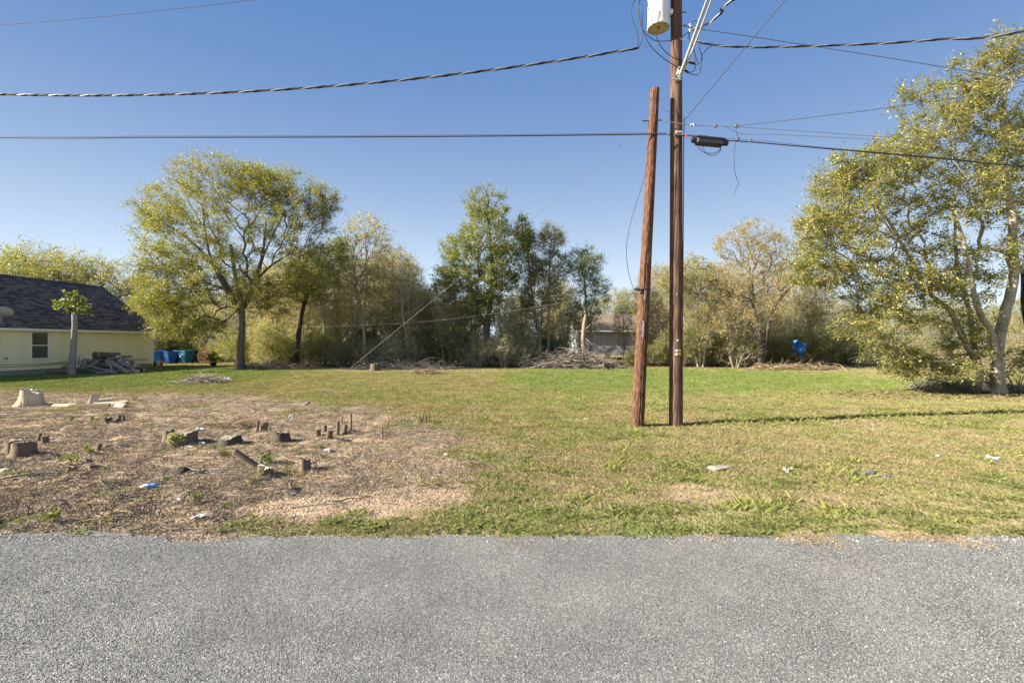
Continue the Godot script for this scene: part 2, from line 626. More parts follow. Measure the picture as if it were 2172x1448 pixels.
func grow(rng: RandomNumberGenerator, stems: Array, pts: PackedVector3Array, o: Dictionary) -> Dictionary:
	# stems: arrays of Vector3 from the ground up
	var P := PackedVector3Array()
	var par := PackedInt32Array()
	var path := PackedFloat32Array()
	var dir := PackedVector3Array()
	var stem_n := []
	for s in stems:
		var curve := Curve3D.new()
		for i in s.size():
			var tan_: Vector3 = (s[mini(i + 1, s.size() - 1)] - s[maxi(i - 1, 0)]) * 0.17
			curve.add_point(s[i], -tan_, tan_)
		var L := curve.get_baked_length()
		var k := maxi(3, int(L / float(o.get("step", 0.45))))
		var last := -1
		stem_n.append(k + 1)
		for i in k + 1:
			var q := curve.sample_baked(L * i / k)
			if i > 0 and i < k:
				q += Vector3(rng.randfn(), 0, rng.randfn()) * 0.012
			P.append(q)
			par.append(last)
			path.append(0.0 if last < 0 else path[last] + P[last].distance_to(q))
			dir.append(Vector3.UP if last < 0 else (q - P[last]).normalized())
			last = P.size() - 1
	var order := []
	var mid: Vector3 = stems[0][stems[0].size() / 2]
	for p in pts:
		order.append([p.distance_squared_to(mid), p])
	order.sort_custom(func(a, b): return a[0] < b[0])
	var bal: float = o.get("balance", 0.22)
	var minh: float = o.get("fork", 1.2)
	var step: float = o.get("step", 0.45)
	for it in order:
		var p: Vector3 = it[1]
		var best := -1
		var bc := 1e9
		for j in P.size():
			var q := P[j]
			var dd := p - q
			var l := dd.length()
			if l > bc:
				continue
			if q.y < minh:
				continue
			var al := dd.dot(dir[j]) / (l + 0.001)
			var cost := l * (1.35 - 0.35 * al) + bal * path[j]
			if dd.y < -0.2 * l:
				cost += l * 0.3
			if cost < bc:
				bc = cost
				best = j
		if best < 0:
			continue
		var l := p.distance_to(P[best])
		var k := clampi(int(l / step) + 1, 1, 8)
		var a := P[best]
		var c1 := a + dir[best] * l * 0.28 + (p - a) * 0.12
		var sagv := Vector3(rng.randfn(), rng.randfn() * 0.6, rng.randfn()) * l * 0.045
		var last := best
		for i in range(1, k + 1):
			var t := float(i) / k
			var q := a.lerp(c1, t).lerp(c1.lerp(p, t), t) + sagv * sin(PI * t)
			P.append(q)
			par.append(last)
			path.append(path[last] + P[last].distance_to(q))
			dir.append((q - P[last]).normalized())
			last = P.size() - 1
	# radii, thickest where most branches hang on
	var n := P.size()
	var pw: float = o.get("power", 2.25)
	var tip: float = o.get("tip", 0.007)
	var acc := PackedFloat32Array()
	var kids := PackedInt32Array()
	var main := PackedInt32Array()
	acc.resize(n)
	kids.resize(n)
	main.resize(n)
	main.fill(-1)
	var R := PackedFloat32Array()
	R.resize(n)
	for i in range(n - 1, -1, -1):
		R[i] = tip if kids[i] == 0 else pow(acc[i], 1.0 / pw)
		var q := par[i]
		if q >= 0:
			acc[q] += pow(R[i] + tip * 0.06, pw)
			kids[q] += 1
			if main[q] < 0 or R[i] > R[main[q]]:
				main[q] = i
	var sr: Array = o.get("stem_r", [])
	var at := 0
	for k in mini(sr.size(), stems.size()):
		var end: int = at + int(stem_n[k])
		for i in range(at, end):
			R[i] = maxf(R[i], lerpf(sr[k][0], sr[k][1], float(i - at) / (end - at)))
		at = end
	for i in n:
		if par[i] < 0 or P[i].y < 0.6:
			R[i] *= 1.0 + 0.45 * exp(-P[i].y / 0.18)
	return {"P": P, "par": par, "R": R, "kids": kids, "main": main, "dir": dir}


func wood_meshes(sk: Dictionary, cut: float, tint: Callable) -> Array:
	var P: PackedVector3Array = sk.P
	var par: PackedInt32Array = sk.par
	var R: PackedFloat32Array = sk.R
	var main: PackedInt32Array = sk.main
	var dir: PackedVector3Array = sk.dir
	var ref := Vector3(0.77, 0.12, 0.63).normalized()
	var out := []
	for part in 2:
		var V := PackedVector3Array()
		var N := PackedVector3Array()
		var C := PackedColorArray()
		var I := PackedInt32Array()
		for i in P.size():
			var q := par[i]
			if q < 0:
				continue
			var thick := R[i] >= cut
			if thick != (part == 0):
				continue
			var sides := 3 if R[i] < 0.02 else (5 if R[i] < 0.06 else 9)
			var r0 := R[q] if main[q] == i else minf(R[q], R[i] * 1.25)
			var d0 := (dir[q] + dir[i]).normalized() if main[q] == i and par[q] >= 0 else dir[i]
			var d1 := (dir[i] + dir[main[i]]).normalized() if main[i] >= 0 else dir[i]
			var first := V.size()
			for k in 2:
				var d := d0 if k == 0 else d1
				var e1 := (ref - d * ref.dot(d)).normalized()
				var e2 := d.cross(e1)
				var r := r0 if k == 0 else R[i]
				var c := P[q] if k == 0 else P[i]
				var col: Color = tint.call(c, r)
				for j in sides:
					var a := TAU * j / sides
					var nn := e1 * cos(a) + e2 * sin(a)
					V.append(c + nn * r)
					N.append(nn)
					C.append(col)
			for j in sides:
				var a := first + j
				var b := first + (j + 1) % sides
				I.append_array([a, b + sides, b, a, a + sides, b + sides])
		if I.size() == 0:
			out.append(null)
			continue
		var m := ArrayMesh.new()
		var arr := []
		arr.resize(Mesh.ARRAY_MAX)
		arr[Mesh.ARRAY_VERTEX] = V
		arr[Mesh.ARRAY_NORMAL] = N
		arr[Mesh.ARRAY_COLOR] = C
		arr[Mesh.ARRAY_INDEX] = I
		m.add_surface_from_arrays(Mesh.PRIMITIVE_TRIANGLES, arr)
		out.append(m)
	return out


func leaf_mesh(rng: RandomNumberGenerator, sk: Dictionary, count: int, size: float, pal: Array, o: Dictionary) -> ArrayMesh:
	# leaves on fine twigs around the thin ends; bare: [[centre, radii, keep share]]
	var P: PackedVector3Array = sk.P
	var R: PackedFloat32Array = sk.R
	var dir: PackedVector3Array = sk.dir
	var lim: float = o.get("thin", 0.02)
	var low: float = o.get("low", -1.0)
	var cand := PackedInt32Array()
	for i in P.size():
		if R[i] < lim and P[i].y > low:
			cand.append(i)
	var bare: Array = o.get("bare", [])
	var spread: float = o.get("spread", 0.38)
	var per: int = o.get("per", 7)
	var droop: float = o.get("droop", 0.15)
	var twig: Color = o.get("twig", Color(0.16, 0.14, 0.11))
	var V := PackedVector3Array()
	var C := PackedColorArray()
	var I := PackedInt32Array()
	var clumps := count / per
	var wide: float = o.get("wide", 0.30)
	for k in clumps:
		var i := cand[rng.randi() % cand.size()]
		var base := P[i]
		var keep := 1.0
		for b in bare:
			if ((base - (b[0] as Vector3)) / (b[1] as Vector3)).length() < 1.0:
				keep = b[2]
		var td := (dir[i] * 0.7 + Vector3(rng.randfn(), rng.randfn() * 0.7 + 0.15, rng.randfn()) * 0.75).normalized()
		var L := spread * (0.5 + rng.randf())
		var ccol: Color = (pal[rng.randi() % pal.size()] as Color) * (0.75 + 0.5 * rng.randf())
		# the twig
		var s := td.cross(Vector3(rng.randfn(), rng.randfn(), rng.randfn())).normalized() * 0.0045
		var v0 := V.size()
		V.append(base - s)
		V.append(base + s)
		V.append(base + td * L)
		C.append(twig)
		C.append(twig)
		C.append(twig)
		I.append(v0)
		I.append(v0 + 1)
		I.append(v0 + 2)
		if rng.randf() > keep:
			continue
		for j in per:
			var at := base + td * L * (0.15 + 0.95 * rng.randf()) + Vector3(rng.randfn(), rng.randfn(), rng.randfn()) * spread * 0.13
			var ax := (td * 0.5 + Vector3(rng.randfn(), rng.randfn() * 0.6 - droop, rng.randfn())).normalized()
			var up := Vector3(rng.randfn() * 0.7, 1.0, rng.randfn() * 0.7)
			var sd := ax.cross(up).normalized()
			var sz := size * (0.6 + 0.8 * rng.randf())
			var nn := sd.cross(ax) * sz * 0.10
			var h := ax * sz
			var wv := sd * sz * wide
			var col := ccol * (0.8 + 0.45 * rng.randf())
			var v := V.size()
			V.append(at)
			V.append(at + h * 0.42 + wv + nn)
			V.append(at + h)
			V.append(at + h * 0.42 - wv + nn)
			C.append(col)
			C.append(col)
			C.append(col)
			C.append(col)
			I.append(v)
			I.append(v + 1)
			I.append(v + 2)
			I.append(v)
			I.append(v + 2)
			I.append(v + 3)
	for k in int(o.get("bare_twigs", 0)):
		var i := cand[rng.randi() % cand.size()]
		var td := (dir[i] * 0.9 + Vector3(rng.randfn(), rng.randfn() * 0.8 + 0.3, rng.randfn()) * 0.7).normalized()
		var L := 0.25 + 0.6 * rng.randf()
		var s := td.cross(Vector3(rng.randfn(), rng.randfn(), rng.randfn())).normalized() * 0.008
		var v0 := V.size()
		var col := twig * (0.7 + 0.6 * rng.randf())
		V.append(P[i] - s)
		V.append(P[i] + s)
		V.append(P[i] + td * L + s * 0.3)
		C.append(col)
		C.append(col)
		C.append(col)
		I.append(v0)
		I.append(v0 + 1)
		I.append(v0 + 2)
	return plain_mesh(V, C, I)


func tree(called: String, label: String, category: String, at: Vector3, sk: Dictionary, leaves: ArrayMesh, bark: Material, leafm: Material, group := "", cut := 0.05, barkcol := Color(0.27, 0.235, 0.195), thincol := Color(0.29, 0.255, 0.21)) -> Node3D:
	var t := thing(called, label, category, at, 0.0, group)
	var w := wood_meshes(sk, 0.0, func(_p, r): return thincol.lerp(barkcol, clampf(r / 0.08, 0.0, 1.0)))
	obj("trunk", w[0], bark, t)
	if leaves:
		obj("crown", leaves, leafm, t)
	return t


func beside(px: float) -> String:
	for e in [[330, "behind the yellow house"], [470, "behind the bins and armchair"], [590, "behind the big spreading tree"], [700, "behind the leaning dark trunk"], [900, "behind the dark fallen limbs"], [1140, "around the vine covered tree"], [1228, "beside the splintered snag"], [1430, "around the white house"], [1550, "around the pale many stemmed tree"], [1655, "around the grey forked tree"], [1730, "around the blue tarp"]]:
		if px < e[0]:
			return e[1]
	return "beyond the pale barked tree"


func spread_copies(proto: Node3D, spots: Array, rng: RandomNumberGenerator, lo: float, hi: float) -> void:
	# spots: [x, depth]; the first moves the source itself
	var said: String = proto.get_meta("label")
	for i in spots.size():
		var o: Node3D = proto
		if i > 0:
			o = proto.duplicate()
			o.name = numbered(String(proto.name))
			add_child(o)
		var s := rng.randf_range(lo, hi) * (1.0 if spots[i].size() < 3 else float(spots[i][2]))
		o.position = on_ground(spots[i][0], spots[i][1]) + Vector3(0, -0.04, 0)
		o.set_meta("label", said % beside(CX + FOC * spots[i][0] / spots[i][1]))
		o.rotation.y = rng.randf() * TAU
		o.scale = Vector3(s * rng.randf_range(0.9, 1.1), s, s * rng.randf_range(0.9, 1.1))


func build_woods() -> void:
	var rng := RandomNumberGenerator.new()
	rng.seed = 11
	var olive := [Color(0.337, 0.323, 0.092), Color(0.271, 0.284, 0.086), Color(0.409, 0.370, 0.112), Color(0.218, 0.238, 0.079)]
	var green := [Color(0.224, 0.297, 0.092), Color(0.297, 0.343, 0.112), Color(0.158, 0.224, 0.073), Color(0.363, 0.376, 0.125)]
	var dull := [Color(0.422, 0.389, 0.178), Color(0.330, 0.323, 0.145), Color(0.502, 0.429, 0.224), Color(0.264, 0.264, 0.112)]
	var rust := [Color(0.502, 0.350, 0.158), Color(0.449, 0.356, 0.185), Color(0.462, 0.396, 0.172), Color(0.370, 0.290, 0.158)]
	var glossy := [Color(0.317, 0.323, 0.106), Color(0.409, 0.383, 0.132), Color(0.211, 0.238, 0.086), Color(0.488, 0.436, 0.165)]
	var lm: StandardMaterial3D = M.leaf

	# -- the big spreading tree beside the yellow house
	var q := 29.2 / FOC
	var b := ground_point(510, 783)
	var L := func(px: float, py: float, z: float) -> Vector3: return Vector3((px - 510) * q, (783 - py) * q, z)
	var ells := []
	for e in [[430, 480, 140, 120, 1.6], [440, 375, 85, 50, 0.9], [610, 460, 95, 105, 1.4], [550, 390, 70, 50, 0.8], [375, 620, 85, 60, 0.9], [330, 455, 60, 45, 0.4], [650, 570, 65, 50, 0.5], [470, 590, 110, 70, 0.9], [400, 690, 75, 32, 0.4], [690, 430, 25, 45, 0.3], [345, 560, 60, 50, 0.5], [560, 640, 60, 45, 0.35], [330, 640, 45, 40, 0.35]]:
		ells.append([L.call(e[0], e[1], 0.0), Vector3(e[2] * q, e[3] * q, maxf(1.2, e[2] * q * 0.85)), e[4]])
	var stems := [[L.call(510, 783, 0), L.call(511, 720, 0), L.call(513, 655, 0), L.call(508, 600, 0.3), L.call(500, 520, 0.6)],
		[L.call(514, 650, 0), L.call(530, 600, -0.3), L.call(548, 540, -0.4), L.call(560, 470, -0.2)],
		[L.call(505, 648, 0), L.call(478, 585, 0.5), L.call(440, 530, 0.9), L.call(390, 490, 1.0)],
		[L.call(530, 600, -0.3), L.call(575, 565, 0.2), L.call(625, 540, 0.6)],
		[L.call(511, 668, 0), L.call(490, 610, 0.8), L.call(468, 540, 1.2), L.call(455, 450, 1.2)],
		[L.call(513, 660, 0), L.call(524, 600, -0.9), L.call(540, 520, -1.3), L.call(585, 430, -1.2)]]
	var sk := grow(rng, stems, in_ellipsoids(rng, ells, 1700, 0.4), {"fork": 3.0, "step": 0.45, "tip": 0.006, "balance": 0.32, "power": 2.3, "stem_r": [[0.235, 0.07], [0.12, 0.05], [0.115, 0.05], [0.09, 0.04], [0.1, 0.05], [0.09, 0.04]]})
	var lv := leaf_mesh(rng, sk, 138000, 0.085, olive, {"spread": 0.5, "per": 6, "bare_twigs": 14000, "twig": Color(0.30, 0.26, 0.19), "bare": [[L.call(410, 360, 0), Vector3(1.9, 1.5, 4), 0.25], [L.call(275, 420, 0), Vector3(1.5, 1.2, 4), 0.3]]})
	tree("spreading_tree", "tall olive leaved tree with wide round crown standing beside the yellow house", "tree", b, sk, lv, M.bark, lm, "", 0.06)
	print("tree 1 ", Time.get_ticks_msec() - t0)

	# -- its darker neighbour with a leaning trunk
	q = 31.0 / FOC
	b = ground_point(625, 778)
	L = func(px: float, py: float, z: float) -> Vector3: return Vector3((px - 622) * q, (778 - py) * q, z)
	ells = []
	for e in [[690, 555, 60, 45, 1.0], [640, 600, 60, 40, 0.8], [720, 520, 30, 30, 0.5]]:
		ells.append([L.call(e[0], e[1], 0.0), Vector3(e[2] * q, e[3] * q, e[2] * q), e[4]])
	sk = grow(rng, [[L.call(622, 778, 0), L.call(630, 710, 0), L.call(640, 650, 0), L.call(660, 600, 0.2)]], in_ellipsoids(rng, ells, 420), {"fork": 2.6, "tip": 0.008, "stem_r": [[0.21, 0.09]]})
	lv = leaf_mesh(rng, sk, 18000, 0.085, green + olive, {"spread": 0.42, "per": 8})
	tree("leaning_tree", "dark trunked tree leaning aside next to the big spreading tree", "tree", b, sk, lv, M.bark, lm, "", 0.06, Color(0.12, 0.10, 0.085))

	# -- tall vine-covered tree in the middle
	q = 32.5 / FOC
	b = ground_point(1028, 776)
	L = func(px: float, py: float, z: float) -> Vector3: return Vector3((px - 1028) * q, (776 - py) * q, z)
	ells = []
	for e in [[1030, 425, 52, 42, 0.8], [1040, 490, 75, 55, 1.3], [980, 550, 58, 60, 1.2], [1065, 560, 48, 70, 1.3], [1030, 600, 60, 60, 1.0], [950, 590, 38, 42, 0.5], [1110, 500, 22, 55, 0.5], [1000, 650, 70, 40, 0.5]]:
		ells.append([L.call(e[0], e[1], 0.0), Vector3(e[2] * q, e[3] * q, maxf(1.0, e[2] * q)), e[4]])
	sk = grow(rng, [[L.call(1028, 776, 0), L.call(1033, 700, 0), L.call(1040, 640, 0.1), L.call(1046, 560, 0), L.call(1036, 470, -0.2), L.call(1034, 400, 0)], [L.call(1033, 700, 0), L.call(1010, 640, 0.3), L.call(985, 560, 0.4)]], in_ellipsoids(rng, ells, 800), {"fork": 2.4, "tip": 0.008, "stem_r": [[0.24, 0.05], [0.12, 0.05]]})
	lv = leaf_mesh(rng, sk, 52000, 0.10, green + olive, {"spread": 0.42, "per": 6, "bare_twigs": 5000, "wide": 0.36, "bare": [[L.call(1030, 385, 0), Vector3(2.5, 1.6, 4), 0.4]]})
	tree("vine_covered_tree", "tall narrow tree wrapped in green vines rising above the thicket", "tree", b, sk, lv, M.bark, lm, "", 0.06)

	# -- slender pair to its side
	for s in [[1168, 462, 30, 0.9, "slender pale trunked tree with small round top beside the vine covered tree", 1160, dull], [1240, 515, 38, 1.0, "bushy dark green tree behind the splintered snag", 1250, green], [1120, 470, 16, 0.7, "thin tree with narrow tuft top touching the vine covered tree", 1140, dull]]:
		q = 33.0 / FOC
		b = ground_point(s[5], 775)
		var sx: float = s[5]
		var tx: float = s[0]
		var ty: float = s[1]
		var w: float = s[2]
		L = func(px: float, py: float, z: float) -> Vector3: return Vector3((px - sx) * q, (775 - py) * q, z)
		ells = [[L.call(tx, ty + 35, 0), Vector3(w * q, 36 * q, w * q), 1.0], [L.call(tx + 10, ty + 95, 0), Vector3(w * 1.3 * q, 40 * q, w * q), 1.0], [L.call(tx, ty + 150, 0), Vector3(w * 1.1 * q, 40 * q, w * q), 0.7]]
		sk = grow(rng, [[L.call(sx, 775, 0), L.call(sx + 4, 700, 0), L.call(lerpf(sx, tx, 0.6), ty + 150, 0.1), L.call(tx, ty + 60, 0)]], in_ellipsoids(rng, ells, 330), {"fork": 2.0, "tip": 0.007, "stem_r": [[0.13, 0.05]]})
		lv = leaf_mesh(rng, sk, int(12500 * s[3]), 0.09, s[6], {"spread": 0.42, "per": 6, "bare_twigs": 2500})
		tree("slender_tree", s[4], "tree", b, sk, lv, M.palebark, lm, "", 0.05, Color(0.36, 0.33, 0.29), Color(0.3, 0.27, 0.23))

	# -- grey, nearly leafless forked tree
	q = 30.0 / FOC
	b = ground_point(1615, 780)
	L = func(px: float, py: float, z: float) -> Vector3: return Vector3((px - 1615) * q, (780 - py) * q, z)
	ells = []
	for e in [[1590, 510, 75, 50, 1.2], [1640, 560, 60, 60, 0.8], [1550, 600, 60, 50, 0.8], [1600, 640, 90, 50, 0.7], [1530, 700, 50, 35, 0.3]]:
		ells.append([L.call(e[0], e[1], 0.0), Vector3(e[2] * q, e[3] * q, e[2] * q), e[4]])
	sk = grow(rng, [[L.call(1615, 780, 0), L.call(1612, 720, 0), L.call(1598, 650, 0), L.call(1590, 590, 0.2)], [L.call(1618, 775, 0), L.call(1628, 700, 0), L.call(1645, 640, 0.2), L.call(1690, 590, 0.2)]], in_ellipsoids(rng, ells, 480), {"fork": 1.2, "tip": 0.0095, "stem_r": [[0.22, 0.09], [0.15, 0.07]]})
	lv = leaf_mesh(rng, sk, 12000, 0.10, rust, {"spread": 0.42, "per": 4, "twig": Color(0.42, 0.38, 0.32), "bare_twigs": 5000})
	tree("forked_tree", "grey forked tree with sparse rusty leaves and bare twigs", "tree", b, sk, lv, M.bark, lm, "", 0.05, Color(0.20, 0.17, 0.14), Color(0.36, 0.33, 0.29))

	# -- pale many-stemmed tree behind the poles
	q = 31.0 / FOC
	b = ground_point(1490, 779)
	L = func(px: float, py: float, z: float) -> Vector3: return Vector3((px - 1490) * q, (779 - py) * q, z)
	ells = []
	for e in [[1475, 580, 45, 45, 1.0], [1520, 620, 40, 45, 0.7], [1425, 600, 35, 40, 0.6], [1490, 680, 55, 40, 0.6]]:
		ells.append([L.call(e[0], e[1], 0.0), Vector3(e[2] * q, e[3] * q, e[2] * q), e[4]])
	sk = grow(rng, [[L.call(1485, 779, 0), L.call(1482, 700, 0), L.call(1478, 620, 0)], [L.call(1490, 779, 0.1), L.call(1500, 700, 0.2), L.call(1515, 640, 0.3)], [L.call(1480, 779, 0.1), L.call(1462, 710, 0), L.call(1440, 640, 0)]], in_ellipsoids(rng, ells, 330), {"fork": 1.0, "tip": 0.0075})
	lv = leaf_mesh(rng, sk, 11000, 0.10, dull, {"spread": 0.4, "per": 5, "twig": Color(0.42, 0.38, 0.32), "bare_twigs": 6000})
	tree("many_stemmed_tree", "pale many stemmed tree with thin leaves behind the leaning and upright poles", "tree", b, sk, lv, M.palebark, lm, "", 0.05, Color(0.40, 0.37, 0.33), Color(0.40, 0.37, 0.33))
	print("middle trees ", Time.get_ticks_msec() - t0)

	# -- the large many-stemmed tree at the side of the lot
	q = 14.9 / FOC
	b = ground_point(2118, 836)
	L = func(px: float, py: float, z: float) -> Vector3: return Vector3((px - 2118) * q, (836 - py) * q, z)
	ells = []
	for e in [[1765, 365, 55, 45, 0.5], [1715, 470, 45, 55, 0.5], [1705, 560, 45, 50, 0.4], [1790, 440, 95, 95, 1.7], [1770, 540, 95, 70, 1.2], [1870, 345, 80, 65, 1.1], [1960, 275, 70, 60, 0.8], [2060, 220, 60, 65, 0.8], [2135, 115, 50, 70, 0.8], [1930, 190, 45, 25, 0.12], [2010, 150, 40, 30, 0.12], [1880, 600, 110, 85, 1.5], [1990, 430, 110, 110, 1.6], [2090, 340, 85, 110, 1.3], [2230, 330, 110, 200, 2.2], [2290, 520, 100, 140, 1.0], [1850, 690, 80, 45, 0.7], [1980, 620, 80, 70, 0.6], [1980, 775, 80, 30, 0.7], [1890, 760, 60, 35, 0.45], [2060, 720, 60, 60, 0.4], [2060, 560, 80, 80, 0.6], [2240, 760, 60, 40, 0.3]]:
		ells.append([L.call(e[0], e[1], 0.0), Vector3(e[2] * q, e[3] * q, clampf(e[2] * q * 1.2, 0.8, 2.0)), e[4]])
	stems = [[L.call(2118, 836, 0), L.call(2116, 770, 0), L.call(2122, 700, 0), L.call(2145, 640, -0.1), L.call(2160, 575, -0.1), L.call(2152, 500, 0), L.call(2138, 410, 0.1), L.call(2126, 320, 0), L.call(2132, 220, 0), L.call(2142, 130, 0)],
		[L.call(2108, 830, 0.15), L.call(2098, 770, 0.25), L.call(2080, 705, 0.35), L.call(2050, 655, 0.4), L.call(2033, 590, 0.4), L.call(2024, 510, 0.3), L.call(2005, 430, 0.2)],
		[L.call(2100, 828, -0.1), L.call(2078, 760, -0.2), L.call(2055, 700, -0.3), L.call(2030, 650, -0.3), L.call(1990, 610, -0.4), L.call(1945, 540, -0.3), L.call(1900, 470, -0.2), L.call(1850, 420, 0)],
		[L.call(2112, 826, -0.35), L.call(2108, 740, -0.6), L.call(2104, 640, -0.8), L.call(2085, 540, -0.9), L.call(2075, 440, -0.8)],
		[L.call(2160, 575, -0.1), L.call(2190, 520, 0.3), L.call(2225, 430, 0.5)],
		[L.call(1990, 610, -0.4), L.call(1930, 600, 0.1), L.call(1870, 590, 0.4), L.call(1800, 560, 0.3)]]
	sk = grow(rng, stems, in_ellipsoids(rng, ells, 1500, 0.42), {"fork": 0.45, "step": 0.3, "tip": 0.0042, "balance": 0.16, "power": 2.15, "stem_r": [[0.18, 0.04], [0.105, 0.04], [0.105, 0.035], [0.10, 0.04], [0.08, 0.04], [0.045, 0.02]]})
	lv = leaf_mesh(rng, sk, 122000, 0.066, glossy, {"bare_twigs": 9000, "spread": 0.30, "per": 6, "wide": 0.34, "thin": 0.016, "droop": 0.3, "twig": Color(0.26, 0.23, 0.19), "low": 0.35})
	tree("pale_barked_tree", "large pale barked tree with several leaning trunks and glossy yellow green leaves", "tree", b, sk, lv, M.palebark, lm, "", 0.035, Color(0.52, 0.46, 0.37), Color(0.42, 0.37, 0.30))
	print("large tree ", Time.get_ticks_msec() - t0)
	# dark trunk behind it
	q = 16.5 / FOC
	b = ground_point(2196, 822)
	L = func(px: float, py: float, z: float) -> Vector3: return Vector3((px - 2185) * q, (822 - py) * q, z)
	ells = [[L.call(2270, 480, 0), Vector3(1.6, 1.8, 1.4), 1.0], [L.call(2200, 400, 0), Vector3(0.8, 1.4, 0.8), 0.5]]
	sk = grow(rng, [[L.call(2185, 822, 0), L.call(2178, 720, 0), L.call(2165, 620, 0), L.call(2172, 520, 0), L.call(2200, 430, 0)]], in_ellipsoids(rng, ells, 120), {"fork": 3.2, "tip": 0.012, "stem_r": [[0.17, 0.10]]})
	lv = leaf_mesh(rng, sk, 6000, 0.085, glossy, {"spread": 0.26, "per": 8, "low": 3.0})
	tree("dark_trunked_tree", "dark trunked tree close behind the large pale barked tree", "tree", b, sk, lv, M.bark, lm, "", 0.05, Color(0.085, 0.065, 0.055))

	# -- kinds that fill the woods, one source each, then copies
	var kinds := []
	# 0: slim bare grey tree
	for kind in 6:
		var hgt: float = [8.5, 8.0, 9.5, 7.0, 3.0, 2.4][kind]
		var e2 := []
		var st := []
		var o := {"fork": 1.6, "tip": 0.0085, "step": 0.5}
		var lo := {}
		match kind:
			0:
				o["stem_r"] = [[0.10, 0.02], [0.06, 0.02]]
				e2 = [[Vector3(0, hgt * 0.72, 0), Vector3(1.5, hgt * 0.28, 1.5), 1.0], [Vector3(0, hgt * 0.45, 0), Vector3(1.3, hgt * 0.22, 1.3), 0.4]]
				st = [[Vector3.ZERO, Vector3(0.1, hgt * 0.3, 0.05), Vector3(-0.05, hgt * 0.6, 0.1), Vector3(0.1, hgt * 0.9, 0)], [Vector3(0.1, hgt * 0.22, 0.05), Vector3(0.6, hgt * 0.5, 0.2), Vector3(0.9, hgt * 0.75, 0.2)]]
			1:
				e2 = [[Vector3(0, hgt * 0.66, 0), Vector3(2.3, hgt * 0.34, 2.3), 1.5], [Vector3(0.4, hgt * 0.36, 0), Vector3(2.0, hgt * 0.2, 2.0), 0.7]]
				st = [[Vector3.ZERO, Vector3(0.1, 1.4, 0), Vector3(0.0, 3.0, 0.1), Vector3(0.3, 5.0, 0)], [Vector3(0.1, 1.4, 0), Vector3(-0.7, 3.2, 0.2), Vector3(-1.2, 4.4, 0.2)]]
			2:
				e2 = [[Vector3(0, hgt * 0.7, 0), Vector3(3.0, hgt * 0.30, 3.0), 2.0], [Vector3(-0.6, hgt * 0.42, 0.3), Vector3(2.6, hgt * 0.22, 2.6), 1.2], [Vector3(0.2, hgt * 0.2, 0), Vector3(2.0, hgt * 0.14, 2.0), 0.7]]
				st = [[Vector3.ZERO, Vector3(-0.1, 2.0, 0), Vector3(0.1, 4.5, 0.1), Vector3(0.0, 6.8, 0)], [Vector3(-0.1, 2.0, 0), Vector3(1.0, 3.8, 0.5), Vector3(1.7, 5.0, 0.8)]]
			3:
				o["stem_r"] = [[0.07, 0.03], [0.06, 0.03], [0.06, 0.03]]
				e2 = [[Vector3(0, hgt * 0.6, 0), Vector3(2.2, hgt * 0.36, 2.2), 1.5], [Vector3(0, hgt * 0.28, 0), Vector3(1.9, hgt * 0.22, 1.9), 1.0]]
				st = [[Vector3.ZERO, Vector3(0.3, 1.2, 0), Vector3(0.6, 2.8, 0.3)], [Vector3(-0.1, 0, 0.1), Vector3(-0.4, 1.3, 0.2), Vector3(-0.8, 2.9, -0.2)], [Vector3(0.05, 0, -0.1), Vector3(0.0, 1.6, -0.5), Vector3(0.1, 3.2, -0.9)]]
			_:
				o.fork = 0.25
				o.step = 0.3
				o.tip = 0.006
				e2 = [[Vector3(0, hgt * 0.45, 0), Vector3(hgt * 0.6, hgt * 0.4, hgt * 0.6), 1.0], [Vector3(hgt * 0.25, hgt * 0.75, 0), Vector3(hgt * 0.3, hgt * 0.35, hgt * 0.3), 0.5], [Vector3(-hgt * 0.4, hgt * 0.6, hgt * 0.2), Vector3(hgt * 0.3, hgt * 0.4, hgt * 0.3), 0.4]]
				if kind == 5:
					o.tip = 0.0105
				for a in 5:
					var v := Vector3(cos(a * 1.26), 0, sin(a * 1.26))
					st.append([v * 0.15, v * 0.4 + Vector3(0, hgt * 0.3, 0), v * 0.7 + Vector3(0, hgt * 0.55, 0)])
		var s2 := grow(rng, st, in_ellipsoids(rng, e2, [330, 420, 480, 480, 300, 170][kind]), o)
		var lv2 := leaf_mesh(rng, s2, [3800, 9500, 13000, 8000, 9000, 1800][kind], [0.09, 0.11, 0.13, 0.095, 0.075, 0.07][kind], [rust + dull, olive + dull, olive + dull, dull, green + dull, dull][kind], {"spread": 0.5 if kind < 4 else 0.32, "per": [4, 6, 7, 5, 6, 3][kind], "twig": Color(0.48, 0.43, 0.35) if kind in [0, 3, 5] else Color(0.30, 0.26, 0.20), "bare_twigs": [3500, 3000, 1500, 4000, 1200, 700][kind]})
		var info: Array = [
			["slim_grey_tree", "slim grey tree with bare upright twigs %s", "slim grey trees at the woods edge"],
			["olive_tree", "middle sized tree with olive yellow leaves %s", "olive leaved trees of the woods"],
			["dense_tree", "tall dense green tree far %s", "dense trees deep in the woods"],
			["thicket_tree", "low many stemmed tree with dull thin leaves %s", "low trees of the thicket"],
			["leafy_shrub", "green leafy shrub low %s", "leafy shrubs along the woods"],
			["twiggy_shrub", "bare grey twiggy shrub low %s", "twiggy shrubs along the woods"]][kind]
		var pale: bool = kind in [0, 3, 5]
		kinds.append(tree(info[0], info[1], "tree" if kind < 4 else "shrub", Vector3.ZERO, s2, lv2, M.palebark if pale else M.bark, lm, info[2], 0.05, Color(0.44, 0.40, 0.35) if pale else Color(0.28, 0.24, 0.20), Color(0.50, 0.45, 0.38) if pale else Color(0.34, 0.30, 0.245)))
	print("kinds ", Time.get_ticks_msec() - t0)
	# slim grey trees: along the edge
	var sp := []
